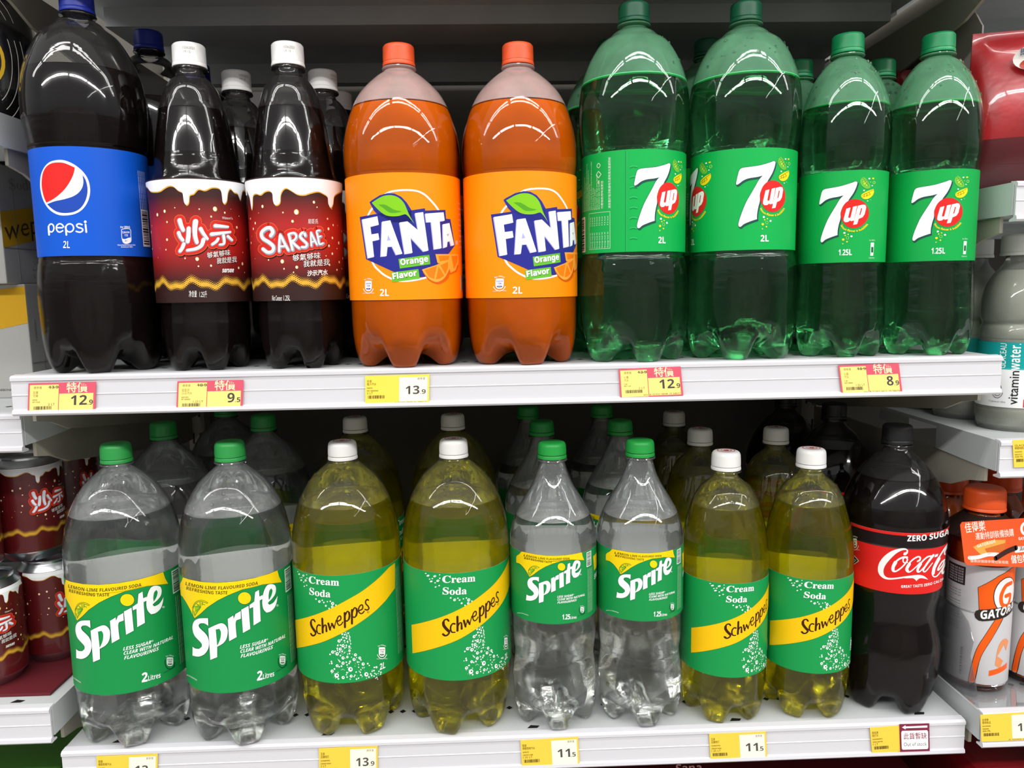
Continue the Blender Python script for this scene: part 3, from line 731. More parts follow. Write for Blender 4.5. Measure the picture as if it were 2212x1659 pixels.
# ---- orange soda label
FAN = dict(X=-0.1024, Y=0.0413)
def art_fanta():
    A = Art(px_map(FAN['X'], FAN['Y'], 53.9, 0, 760, 400, 6.912), 1.0)
    W, BL = '#f4f1f4', '#262a86'
    A.stroke(W, [(255, 430), (330, 320), (440, 190), (560, 105), (740, 75), (930, 80), (1050, 120), (1150, 200), (1290, 370), (1390, 600), (1440, 900), (1360, 1180), (1200, 1340), (1000, 1405), (800, 1432), (650, 1418), (500, 1350), (400, 1270), (320, 1170), (230, 900), (200, 620)], 27, 1, closed=True)
    A.poly(BL, [(120, 475), (385, 425), (700, 400), (890, 375), (1090, 345), (1095, 380), (1395, 368), (1405, 508), (1470, 508), (1535, 900), (1455, 1010), (1290, 1170), (1090, 1370), (1010, 1375), (640, 1300), (215, 1105)], 2)
    A.poly(BL, [(385, 440), (330, 380), (265, 255), (300, 225), (420, 150), (540, 118), (640, 125), (740, 175), (820, 260), (895, 380), (900, 560), (600, 560)], 2)
    A.poly('#7cbf1a', [(300, 262), (420, 185), (520, 152), (620, 155), (710, 195), (780, 270), (825, 370), (860, 450), (935, 580), (880, 510), (830, 455), (790, 435), (700, 460), (590, 465), (500, 445), (420, 390), (350, 320)], 3, sm=True)
    A.poly('#4f9a1e', [(400, 292), (490, 290), (560, 325), (640, 370), (750, 390), (690, 408), (600, 415), (540, 395), (470, 340)], 4, sm=True)
    L = [([(152, 512), (378, 465), (400, 590), (275, 622), (290, 735), (392, 718), (408, 812), (305, 835), (330, 1070), (238, 1090)], ()),
         ([(450, 545), (570, 525), (750, 1022), (660, 1040), (600, 915), (530, 920), (515, 1058), (432, 1065)], [[(537, 740), (578, 822), (522, 832)]]),
         ([(710, 558), (825, 540), (985, 675), (940, 418), (1058, 402), (1137, 975), (1065, 990), (870, 775), (900, 1010), (788, 1028)], ()),
         ([(1090, 425), (1362, 405), (1378, 530), (1305, 540), (1332, 940), (1222, 958), (1178, 550), (1108, 552)], ()),
         ([(1350, 585), (1448, 565), (1520, 895), (1475, 905), (1455, 835), (1420, 845), (1412, 920), (1360, 938)], [[(1403, 735), (1445, 725), (1428, 765)]])]
    for p, h in L:
        A.poly('#a9a6dc', [(x-7, y+8) for x, y in p], 3)
        A.poly(W, [(x+5, y) for x, y in p], 4, [[(x+5, y) for x, y in q] for q in h])
    G = '#62b22c'
    A.poly(G, [(697, 1102), (1155, 1038), (1170, 1180), (718, 1245)], 5); A.poly(G, [(585, 1305), (992, 1252), (1012, 1395), (605, 1450)], 5)
    A.text('#2a6a1e', 'Orange', [(734, 1200), (1144, 1144)], 84, 6, 'b', off=.03); A.text('#ffffff', 'Orange', [(730, 1194), (1140, 1138)], 84, 7, 'b', off=.018)
    A.text('#2a6a1e', 'Flavor', [(620, 1410), (978, 1356)], 84, 6, 'b', off=.03); A.text('#ffffff', 'Flavor', [(616, 1404), (974, 1350)], 84, 7, 'b', off=.018)
    O1, O2, O3 = '#ee7a10', '#ffa23a', '#d35b10'
    A.poly(O3, [(1265, 1190), (1590, 1200), (1560, 1290), (1470, 1330)], 5)
    A.poly(O2, [(1245, 1030), (1580, 1030), (1588, 1150), (1545, 1270), (1470, 1310), (1440, 1200), (1275, 1160)], 6)
    A.poly(O1, [(1290, 1055), (1450, 1055), (1440, 1110), (1310, 1140)], 7); A.poly(O1, [(1480, 1055), (1570, 1055), (1565, 1150), (1520, 1250)], 7)
    A.poly(O3, [(1060, 1300), (1150, 1420), (1300, 1475), (1430, 1400), (1460, 1300)], 5, sm=True)
    A.poly(O2, [(1045, 1260), (1290, 1180), (1445, 1110), (1455, 1230), (1400, 1355), (1330, 1425), (1250, 1445), (1160, 1405), (1085, 1325)], 8, sm=True)
    A.poly(O1, [(1085, 1270), (1265, 1205), (1225, 1400), (1150, 1370)], 9, sm=False); A.poly(O1, [(1290, 1215), (1375, 1350), (1310, 1395), (1250, 1405)], 9); A.poly(O1, [(1315, 1195), (1430, 1145), (1430, 1230), (1392, 1330)], 9)
    calorie(A, 250, 1505, 98, 150, W, '#2b3d8f', '130')
    A.text(W, '2L', [(420, 1655), (555, 1655)], 100, 3, 'b')
    A.text(W, '®', [(1548, 890), (1582, 888)], 60, 3)
    A.m = lambda p: p; A.u = .05; A.yd = -1
    barcode(A, 72, 96, 70, 84, '#f4f1ee', '#222222', 8, False, 1)
    for k in range(9): A.text('#f4f1ee', 'CARBONATED WATER SUGAR ORANGE JUICE CITRIC ACID FLAVOURING', [(70, 150-k*5), (112, 150-k*5)], 1.5, 1)
    return A

# ---- green lemon-lime label with the big numeral
SVN = dict(X=0.2229, Y=0.0432)
def art_seven(size):
    R = 49.2
    B = Art(px_map(SVN['X'], SVN['Y'], R, 0, 1480, 320, 7.54), 1.0)
    seven = [(905, 338), (960, 318), (1200, 285), (1380, 235), (1440, 212), (1465, 222), (1468, 245), (1450, 320), (1410, 420), (1350, 520), (1325, 570), (1290, 620), (1240, 680), (1215, 760), (1215, 860), (1190, 960), (1172, 1060), (1168, 1140), (1172, 1155), (1080, 1185), (960, 1235), (905, 1280), (875, 1275), (868, 1240), (890, 1150), (940, 1010), (1000, 870), (1080, 730), (1150, 610), (1200, 520), (1265, 445), (1180, 468), (1040, 490), (950, 525), (890, 570), (850, 595), (832, 590), (832, 565), (850, 480), (870, 400), (885, 360)]
    K = '#1f4a44'
    for dx, dy in ((6, 12), (12, 24), (16, 34)):
        B.poly(K, [(x+dx, y+dy) for x, y in seven], 1, sm=True)
    B.stroke(K, [(x+12, y+22) for x, y in seven], 16, 1, closed=True); B.stroke(K, seven, 13, 1, closed=True)
    B.poly('#f4f6f7', seven, 2, sm=True)
    B.poly('#d9221e', ell((1425, 783), 205, 258, 40), 3)
    B.poly('#f6f5f3', [(1308, 690), (1370, 672), (1336, 840), (1346, 862), (1372, 850), (1408, 662), (1466, 648), (1424, 905), (1376, 916), (1372, 898), (1330, 928), (1290, 930), (1266, 905), (1268, 860)], 4)
    B.poly('#f6f5f3', [(1478, 648), (1550, 630), (1580, 640), (1592, 680), (1572, 800), (1545, 852), (1490, 880), (1468, 972), (1412, 982)], 4, [[(1522, 692), (1538, 696), (1516, 808), (1500, 818), (1498, 812)]])
    Y = '#f2d418'
    B.text(Y, 'lemon flavor & bubbles', [(1218, 985), (1255, 1050), (1330, 1092), (1425, 1110), (1520, 1092), (1580, 1045), (1620, 985)], 32, 3, 'b', off=.015)
    B.poly('#63b33a', [(1555, 140), (1600, 190), (1645, 300), (1640, 345), (1600, 355), (1550, 320), (1512, 250), (1515, 180)], 2, sm=True)
    B.poly('#a5cf3a', [(1550, 165), (1590, 210), (1620, 300), (1590, 300), (1550, 250)], 3, sm=True)
    B.poly(Y, [(1685, 365), (1690, 430), (1660, 500), (1610, 535), (1560, 530), (1530, 500), (1530, 450), (1600, 400)], 2, sm=True)
    D = '#1d6b34'
    for a, b in (((1550, 165), (1620, 300)), ((1545, 250), (1600, 205)), ((1575, 285), (1612, 240)), ((1540, 210), (1580, 190))): B.stroke(D, [a, b], 7, 4, sm=False)
    for a, b in (((1535, 470), (1680, 380)), ((1560, 490), (1575, 435)), ((1600, 490), (1600, 430)), ((1645, 455), (1625, 420)), ((1540, 500), (1640, 460))): B.stroke('#8a7a10', [a, b], 7, 4, sm=False)
    for c, r, col in (((1632, 178), 13, '#f6f5f3'), ((1680, 180), 14, Y), ((1648, 240), 8, '#8ccf5a'), ((1668, 306), 9, '#f6f5f3'), ((1562, 380), 12, '#f6f5f3'), ((1610, 570), 9, '#f6f5f3'), ((1648, 556), 7, '#8ccf5a'),
                      ((1280, 1122), 17, '#f6f5f3'), ((1338, 1150), 11, Y), ((1294, 1168), 11, Y), ((1388, 1186), 16, '#f6f5f3'), ((1262, 1240), 20, Y), ((1322, 1280), 13, Y), ((1256, 1315), 13, '#8ccf5a')):
        B.disc(col, c, r, 3, n=12)
    B.stroke('#8ccf5a', ell((1690, 255), 13, 24, 10), 8, 3, closed=True); B.stroke('#8ccf5a', ell((1328, 1213), 20, 24, 10), 7, 3, closed=True)
    logo = Art(); merge_art(logo, B)
    C = Art(px_map(SVN['X'], SVN['Y'], R, 0, 1480, 320, 7.54), 1.0)
    C.text('#f4f6f4', '2L' if size == 2 else '1.25L', [(1228, 1520), (1358, 1520)] if size == 2 else [(1190, 1520), (1395, 1520)], 100, 3, 'b', off=.005)
    merge_art(logo, C)
    s1 = px_map(SVN['X'], SVN['Y'], R, 0, 0, 0, 1)((1669, 423.8))[0]
    s0 = px_map(SVN['X'], SVN['Y'], R, 0, 0, 0, 1)((1505, 423.8))[0]
    out = Art(); k = 1.0 if size == 2 else 0.935
    cz = 147 if size == 2 else 131.4
    def put(ds):
        for v, f, col, layer in logo.items: out.items.append(([((s-s1)*k+ds, (z-147)*k+cz) for s, z in v], f, col, layer))
    put(0); put((s0-s1)*k if size == 2 else -PI*39.9)
    # ingredients panel, bar code and table to the left of the first numeral
    P = Art(); P.yd = -1; P.u = .05; x = ((s0-s1) if size == 2 else -PI*39.9/2)*k
    Wt = '#d6e8da'
    txt = ['Carbonated Water Sugar Citric Acid Flavouring', 'Manufactured Bottled and Distributed by', 'New Territories Hong Kong', 'Store in a cool dry place away from direct sunlight', 'Do not heat or freeze', 'Best served chilled', 'Enjoy within two days once opened', 'Best before date see bottle']
    for i in range(16):
        t = txt[i % 8]; P.text(Wt, t, [(x-106+i*2.6, cz-5), (x-106+i*2.6, cz-5+min(44, len(t)*.95))], 1.25, 2, up=(-1, 0))
    P.text(Wt, '冷藏後飲用味道更佳', [(x-63, cz-5), (x-63, cz+20)], 1.9, 2, up=(-1, 0))
    P.text(Wt, '請放置於陰涼乾燥地方避免陽光直接照射', [(x-55, cz-5), (x-55, cz+40)], 1.9, 2, up=(-1, 0))
    P.stroke(Wt, [(x-82, cz-41), (x-55.5, cz-41), (x-55.5, cz-8), (x-82, cz-8)], .3, 2, closed=True, sm=False)
    for i in range(8): P.text(Wt, 'Energy kcal 42', [(x-79+i*3.1, cz-40), (x-79+i*3.1, cz-26)], 1.2, 2, up=(-1, 0)); P.text(Wt, '7.2 kcal', [(x-79+i*3.1, cz-20), (x-79+i*3.1, cz-12)], 1.2, 2, up=(-1, 0))
    P.stroke(Wt, [(x-68, cz+23), (x-71, cz+26), (x-68, cz+29), (x-65, cz+26)], .6, 2, closed=True, sm=False)
    P.stroke(Wt, [(x-68, cz+32), (x-70, cz+34), (x-68, cz+36), (x-66, cz+34)], .5, 2, closed=True); P.text(Wt, '6', [(x-69, cz+18), (x-67, cz+18)], 3, 2)
    barcode(P, x-108, x-90, cz-43, cz-10, '#e2e6e2', '#27302c', 6, True, 2)
    P.stroke('#0b8a3c', [(x-40.6, cz-44), (x-40.6, cz+44)], .9, 1, sm=False); P.stroke('#3fc477', [(x-39.9, cz-44), (x-39.9, cz+44)], .3, 2, sm=False)
    for i in range(8): P.stroke('#3cc878', [(x-37, cz-33+i*9), (x-34, cz-32.2+i*9), (x-30.5, cz-33+i*9)], .45, 1); P.stroke('#07803a', [(x-37, cz-34+i*9), (x-34, cz-33.2+i*9), (x-30.5, cz-34+i*9)], .45, 1)
    if size == 1:
        x = 0
        P.poly('#cfe2d4', [(x+17, cz-36), (x+20.5, cz-36), (x+21, cz-24), (x+17, cz-24)], 2)
        P.poly('#1f5a38', [(x+17.8, cz-33), (x+20.2, cz-33), (x+20.2, cz-28), (x+17.8, cz-28)], 3)
        P.text('#cfe2d4', 'Per 200mL', [(x+15.5, cz-22.6), (x+22, cz-22.4)], 1.3, 2); P.text('#cfe2d4', 'Calories', [(x+15.5, cz-38.6), (x+22, cz-38.4)], 1.3, 2)
    merge_art(out, P)
    return out, s1, s0
# ---- green label with yellow banner (clear lemon-lime)
SPR = dict(X=-0.4012, Y=0.0635)
def art_sprite(size):
    R = 54.9
    A = Art(px_map(SPR['X'], SPR['Y'], R, LOW, 120, 1200, 5.925), 1.0)
    W, Y, K = '#eef1f2', '#f0cb0c', '#0c4a26'
    ban = [(135, 308), (200, 335), (350, 365), (550, 375), (800, 355), (1050, 310), (1250, 255), (1375, 210), (1400, 290), (1440, 360), (1300, 375), (1100, 395), (900, 450), (700, 530), (560, 600), (430, 690), (340, 780), (280, 830), (255, 790), (235, 740), (190, 650), (90, 460), (115, 390)]
    A.stroke(K, ban, 7, 1, closed=True, sm=False); A.poly(Y, ban, 2)
    A.text('#3c3a12', 'LEMON-LIME FLAVOURED SODA', [(165, 408), (330, 448), (560, 462), (820, 440), (1098, 393)], 40, 3, 'b', up=(.05, -1))
    A.text('#3c3a12', 'REFRESHING TASTE', [(175, 466), (330, 503), (510, 523), (686, 520)], 40, 3, 'b', up=(.05, -1))
    g = '#4d8f1e'
    A.stroke(g, [(262, 800), (255, 720), (290, 640), (350, 615), (430, 640)], 9, 3)
    A.stroke('#2c6a18', [(250, 700), (290, 620), (370, 600), (440, 632)], 6, 3)
    for a, b in (((285, 805), (268, 740)), ((350, 690), (275, 680)), ((350, 690), (300, 645)), ((350, 690), (340, 625)), ((350, 690), (290, 740)), ((350, 690), (285, 790)), ((360, 640), (400, 660)), ((370, 625), (365, 665))): A.stroke(g, [a, b], 9, 4, sm=False)
    A.poly('#8fb81c', [(275, 690), (330, 650), (345, 690), (290, 770)], 3)
    A.stroke(K, ell((917, 568), 88, 77), 7, 4, closed=True); A.disc(Y, (917, 568), 88, 5, ry=77, n=28)
    L = [([(445, 828), (450, 925), (400, 895), (350, 895), (332, 915), (345, 955), (430, 1040), (462, 1130), (455, 1220), (410, 1290), (340, 1322), (270, 1310), (268, 1195), (300, 1218), (345, 1222), (375, 1195), (370, 1150), (290, 1060), (262, 980), (262, 910), (285, 860), (340, 832)], ()),
         ([(452, 960), (520, 925), (600, 892), (650, 900), (690, 945), (700, 1010), (685, 1090), (640, 1150), (568, 1192), (572, 1325), (485, 1362)], [[(545, 972), (590, 962), (612, 1000), (610, 1070), (592, 1130), (568, 1180)]]),
         ([(698, 835), (770, 790), (775, 835), (800, 770), (868, 733), (872, 830), (815, 850), (802, 900), (820, 1065), (722, 1120)], ()),
         ([(875, 715), (972, 665), (1000, 960), (903, 1012)], ()),
         ([(985, 655), (1050, 610), (1060, 490), (1112, 460), (1120, 545), (1165, 525), (1165, 575), (1125, 595), (1142, 860), (1045, 915), (1035, 680), (988, 700)], ()),
         ([(1250, 390), (1300, 385), (1340, 400), (1355, 440), (1345, 510), (1300, 570), (1255, 610), (1240, 630), (1262, 650), (1320, 620), (1360, 565), (1378, 530), (1370, 600), (1340, 680), (1280, 735), (1220, 750), (1175, 700), (1160, 610), (1175, 500), (1210, 420)], [[(1290, 440), (1305, 470), (1290, 530), (1255, 590), (1248, 540), (1260, 470)]])]
    for p, h in L:
        A.stroke(K, smooth_loop(p, 3, 40), 9, 4, closed=True, sm=False)
        A.poly(W, smooth_loop(p, 3, 40), 6, [smooth_loop(q, 3, 40) for q in h], step=60)
    A.text(W, '®', [(1365, 675), (1398, 668)], 26, 4)
    A.text(W, 'LESS SUGAR*', [(865, 1216), (1050, 1178), (1250, 1118)], 42, 4, 'bi', up=(.04, -1))
    A.text(W, 'CLEAR WITH NATURAL', [(872, 1272), (1100, 1222), (1290, 1160), (1500, 1065)], 42, 4, 'bi', up=(.04, -1))
    A.text(W, 'FLAVOURINGS', [(878, 1332), (1100, 1283), (1320, 1208)], 42, 4, 'bi', up=(.04, -1))
    if size == 2:
        A.text(W, '2', [(1102, 1622), (1178, 1606)], 112, 4, 'b', off=.015, up=(0, -1)); A.text(W, 'Litres', [(1185, 1603), (1342, 1560)], 62, 4, 'b', up=(0, -1))
    else:
        A.text(W, '1.25', [(1010, 1640), (1190, 1603)], 98, 4, 'b', off=.01, up=(0, -1)); A.text(W, 'Litres', [(1200, 1601), (1342, 1560)], 52, 4, 'b', up=(0, -1))
    A.stroke('#0c3d20', ell((1462, 1365), 62, 88, 14, 0, 200), 10, 3)
    calorie(A, 1462, 1358, 82, 110, '#dfe6e0', '#173524', '50', ring=False, per='Per 200mL')
    A.text('#0c3d20', 'Calories per 100mL', [(1380, 1512), (1545, 1415)], 16, 3)
    A.text('#d6e6da', 'A product of The Beverage Company', [(205, 1555), (328, 1632)], 18, 3, 'bi', up=(0, -1))
    s0, z0 = A.m((917, 568))
    out = Art(); P = Art(); P.yd = -1; P.u = .05
    merge_art(out, A)
    e = s0+46
    barcode(P, e, e+13, 148, 172, '#dfe8e0', '#1d3a28', 12, True, 2)
    for i in range(5): P.text('#cfe3d4', 'Carbonated Water Sugar Acidity Regulator Natural Flavouring Sweeteners Preservative', [(e+4+i*3.0, 72), (e+4+i*3.0, 144)], 1.5, 2, up=(-1, 0))
    P.text('#eef1f2', 'SPARKLING DRINK', [(s0+70, 120), (s0+140, 120)], 8, 2, 'b')
    P.poly('#f0cb0c', [(s0+66, 160), (s0+150, 160), (s0+146, 140), (s0+70, 135)], 2)
    merge_art(out, P)
    if size == 1:
        o2 = Art(); k = 0.632
        merge_art(o2, out, k, 0, (118.2-k*63.1)+ (69.7-111.7*k)*.5); return o2
    return out

# ---- green cream-soda label with the yellow sash
SCH = dict(X=-0.1762, Y=0.0690)
def art_cream(size):
    R = 55.3
    A = Art(px_map(SCH['X'], SCH['Y'], R, LOW, 630, 1210, 6.144), 1.0)
    W, Y, K = '#f2f4f0', '#efbd0a', '#38190f'
    band = catmull([(40, 797), (250, 745), (500, 650), (750, 520), (950, 400), (1150, 240), (1290, 95)], 4)+[(1368, 35), (1368, 370)]+catmull([(1250, 530), (1100, 680), (900, 830), (700, 950), (450, 1070), (250, 1130), (60, 1168)], 4)
    A.stroke('#8a8410', band, 5, 1, closed=True, sm=False, round_=False); A.poly(Y, band, 3)
    S = [([(312, 815), (295, 790), (268, 795), (256, 840), (272, 885), (305, 930), (322, 965), (305, 995), (280, 1000), (258, 975)], 16, 18), ([(258, 820), (262, 860), (285, 905), (318, 950)], 22, 26),
         ([(382, 865), (358, 858), (338, 885), (336, 930), (352, 968), (385, 975)], 17, 13),
         ([(408, 775), (412, 870), (414, 960)], 22, 22), ([(416, 905), (438, 862), (458, 868), (462, 910), (464, 942)], 12, 22),
         ([(488, 838), (512, 922)], 22, 20), ([(512, 922), (535, 842)], 11, 11), ([(535, 842), (566, 898)], 22, 20), ([(566, 898), (592, 795)], 11, 11),
         ([(606, 812), (650, 788), (652, 748), (632, 740), (608, 770), (605, 820), (628, 862), (660, 850), (680, 820)], 15, 13),
         ([(704, 700), (706, 800), (708, 888)], 23, 23), ([(710, 735), (738, 680), (765, 700), (765, 755), (740, 805), (712, 800)], 15, 15), ([(762, 695), (768, 740), (758, 785)], 22, 20),
         ([(800, 660), (800, 760), (800, 840)], 23, 23), ([(806, 690), (832, 632), (862, 650), (865, 705), (840, 755), (808, 750)], 15, 15), ([(860, 645), (866, 690), (856, 735)], 22, 20),
         ([(888, 672), (938, 645), (940, 600), (918, 595), (892, 630), (888, 680), (915, 708), (942, 700), (962, 675)], 15, 13),
         ([(1018, 530), (1000, 522), (980, 545), (985, 580), (1012, 608), (1024, 640), (1000, 660), (972, 652)], 15, 15)]
    for p, a, b in S: A.stroke(K, p, a*1.22, 4, w2=b*1.22)
    A.stroke(K, ell((1015, 688), 13, 14, 10), 3, 4, closed=True); A.text(K, 'R', [(1009, 696), (1021, 692)], 14, 4)
    A.text(W, 'Cream', [(230, 300), (400, 325), (630, 338)], 92, 4, 's', off=.006, up=(0, -1)); A.text(W, 'Soda', [(238, 452), (370, 480), (516, 492)], 92, 4, 's', off=.006, up=(0, -1))
    rnd = random.Random(3); pts = []
    def put(x, y, r):
        for p in pts:
            if math.hypot(x-p[0], y-p[1]) < r+p[2]+4: return
        pts.append((x, y, r)); A.disc(W, (x, y), r, 2, ry=r*1.05, n=12)
        if r > 12: A.disc('#17603a', (x+r*.18, y-r*.12), r*.38, 4, n=8)
    for x, y, r in ((780, 1448, 30), (598, 1530, 30), (990, 1515, 28), (604, 1242, 22), (682, 1297, 20), (828, 1317, 20), (682, 1366, 20), (538, 1472, 20), (604, 1400, 18), (545, 1218, 20), (846, 1256, 19), (903, 1297, 18), (948, 1378, 20), (682, 1135, 20), (646, 1180, 19), (630, 1072, 20), (790, 1538, 19), (684, 1557, 20), (768, 1200, 15), (740, 1284, 15), (766, 1146, 14), (775, 1345, 13), (1125, 1420, 14), (682, 1024, 12), (704, 988, 11), (750, 968, 10),
                    (545, 575, 20), (370, 548, 16), (540, 618, 16), (455, 605, 12), (325, 515, 10), (158, 203, 13), (188, 268, 14), (102, 185, 11), (130, 265, 11), (498, 640, 9), (588, 596, 9), (514, 545, 9), (475, 550, 8), (428, 560, 10), (408, 532, 9), (170, 345, 8), (202, 333, 8), (164, 290, 7), (138, 230, 7), (116, 232, 6), (84, 152, 6), (205, 238, 8), (202, 193, 6)): put(x, y, r)
    for i in range(2500):
        y = rnd.uniform(940, 1580); t = (y-940)/640
        if y < 1240: xl, xr = 690-150*t*2.1, 765+40*t*2
        else: xl, xr = 500+max(0, (y-1500))*.9, 800+(y-1240)*1.75
        xr = min(xr, 1190)
        if y > 1380+ (1190-700)*.0 and False: continue
        x = rnd.uniform(max(495, xl), xr); put(x, y, rnd.choice((3, 4, 6, 8, 9, 10, 11)))
        if len(pts) > 175: break
    if size == 2: A.text(W, '2L', [(1165, 1458), (1240, 1425)], 82, 4, 'n', off=.02, up=(.05, -1))
    A.m, mm = (lambda p: mm((1195, 1212)) if False else p), A.m
    A.m = mm
    calorie(A, 1197, 1218, 82, 125, W, '#173524', '110')
    s0, z0 = A.m((700, 900))
    out = Art(); merge_art(out, A)
    P = Art(); P.yd = -1; P.u = .05; e = A.m((1375, 900))[0]
    for i in range(5): P.text('#cfe3d4', 'Carbonated Water Sugar Acidity Regulator Flavouring Cream Soda Imitation Flavour Preservative', [(e+5+i*2.8, 76), (e+5+i*2.8, 168)], 1.4, 2, up=(-1, 0))
    P.poly('#d9a511', [(e+22, 176), (e+60, 176), (e+60, 150), (e+22, 140)], 2)
    P.poly('#d9a511', [(e+70, 122), (e+140, 142), (e+140, 108), (e+70, 88)], 2)
    P.text('#eef1f2', 'Cream Soda', [(e+90, 150), (e+128, 150)], 6, 2, 's')
    merge_art(out, P)
    if size == 1:
        o2 = Art(); k = 0.893
        merge_art(o2, out, k, 0, 55.3-64.8*k); return o2
    return out

# ---- black and red cola label
COK = dict(X=0.4012, Y=0.0715)
def art_coke():
    R = 49.2
    A = Art(px_map(COK['X'], COK['Y'], R, LOW, 1830, 1110, 9.217), 1.0)
    W = '#f1eeec'
    pC = [(1110, 805), (1120, 760), (1165, 745), (1175, 715), (1130, 705), (1050, 730), (960, 790), (870, 880), (780, 990), (735, 1080), (725, 1160), (750, 1230), (820, 1270), (950, 1270), (1150, 1240), (1350, 1215), (1450, 1215), (1530, 1240), (1610, 1308), (1500, 1280), (1430, 1285), (1375, 1335), (1320, 1285), (1200, 1270), (1000, 1295), (850, 1308), (740, 1290), (660, 1230), (620, 1150), (618, 1060), (650, 960), (720, 860), (820, 770), (930, 710), (1060, 675), (1150, 675), (1200, 710), (1195, 770), (1150, 812)]
    A.poly(W, pC, 3, sm=True)
    S = [([(1185, 855), (1110, 855), (1010, 905), (925, 1000), (895, 1090), (925, 1140), (985, 1130), (1080, 1060), (1165, 960), (1190, 895), (1150, 858), (1108, 890), (1120, 960), (1190, 955)], 38, 22),
         ([(960, 960), (915, 1050), (915, 1120)], 70, 60),
         ([(1390, 935), (1432, 905), (1432, 855), (1385, 845), (1290, 905), (1200, 1010), (1165, 1100), (1195, 1148), (1250, 1145), (1350, 1060), (1440, 960)], 34, 22), ([(1230, 990), (1185, 1080), (1200, 1130)], 62, 50),
         ([(1650, 830), (1570, 850), (1470, 950), (1390, 1080), (1390, 1145), (1440, 1140), (1540, 1030), (1640, 900)], 32, 24), ([(1450, 990), (1400, 1080), (1395, 1130)], 50, 46),
         ([(1690, 812), (1600, 940), (1515, 1080), (1510, 1140), (1560, 1130), (1680, 968)], 46, 16),
         ([(1915, 800), (1905, 740), (1960, 640), (2000, 580), (1975, 580), (1890, 700), (1780, 900), (1700, 1080), (1685, 1190), (1725, 1250), (1790, 1225), (1870, 1110), (1920, 1000)], 30, 22), ([(1800, 880), (1720, 1060), (1700, 1180)], 62, 62),
         ([(1915, 905), (1860, 960), (1805, 1060), (1790, 1120), (1830, 1090), (1890, 1000), (1912, 920)], 28, 24),
         ([(1985, 860), (1930, 1000), (1885, 1120), (1890, 1190), (1940, 1120), (1985, 1000)], 34, 30)]
    for p, a, b in S: A.stroke(W, p, a, 4, w2=b)
    A.poly(W, [(1728, 800), (1785, 784), (1772, 838), (1712, 856)], 3)
    A.text(W, 'ZERO SUGAR', [(1183, 530), (1450, 520), (1700, 480), (1900, 425), (2060, 350)], 112, 3, 'b', off=.01, up=(0, -1))
    A.text(W, 'GREAT TASTE ZERO CALORIES', [(1075, 1475), (1300, 1468), (1600, 1435), (1850, 1355), (2010, 1260)], 52, 3, 'b', up=(0, -1))
    calorie(A, 160, 580, 120, 190, '#dfe0c8', '#1b2a18', '0')
    A.poly('#d9dccf', [(140, 795), (248, 935), (145, 1012), (60, 900)], 3); A.poly('#16201a', [(138, 815), (228, 932), (148, 992), (75, 900)], 4); A.stroke('#d9dccf', [(110, 870), (150, 850), (150, 900), (190, 920), (140, 960)], 12, 5, sm=False)
    out = Art(); merge_art(out, A)
    P = Art(); P.yd = -1; P.u = .5
    L = PI*R
    def strip(col, a, b, l): P.poly(col, [(-L, a), (L, a), (L, b), (-L, b)], l, step=3/.5*1)
    strip('#191012', 182.6, 196.4, 1)
    merge_art(out, P)
    return out

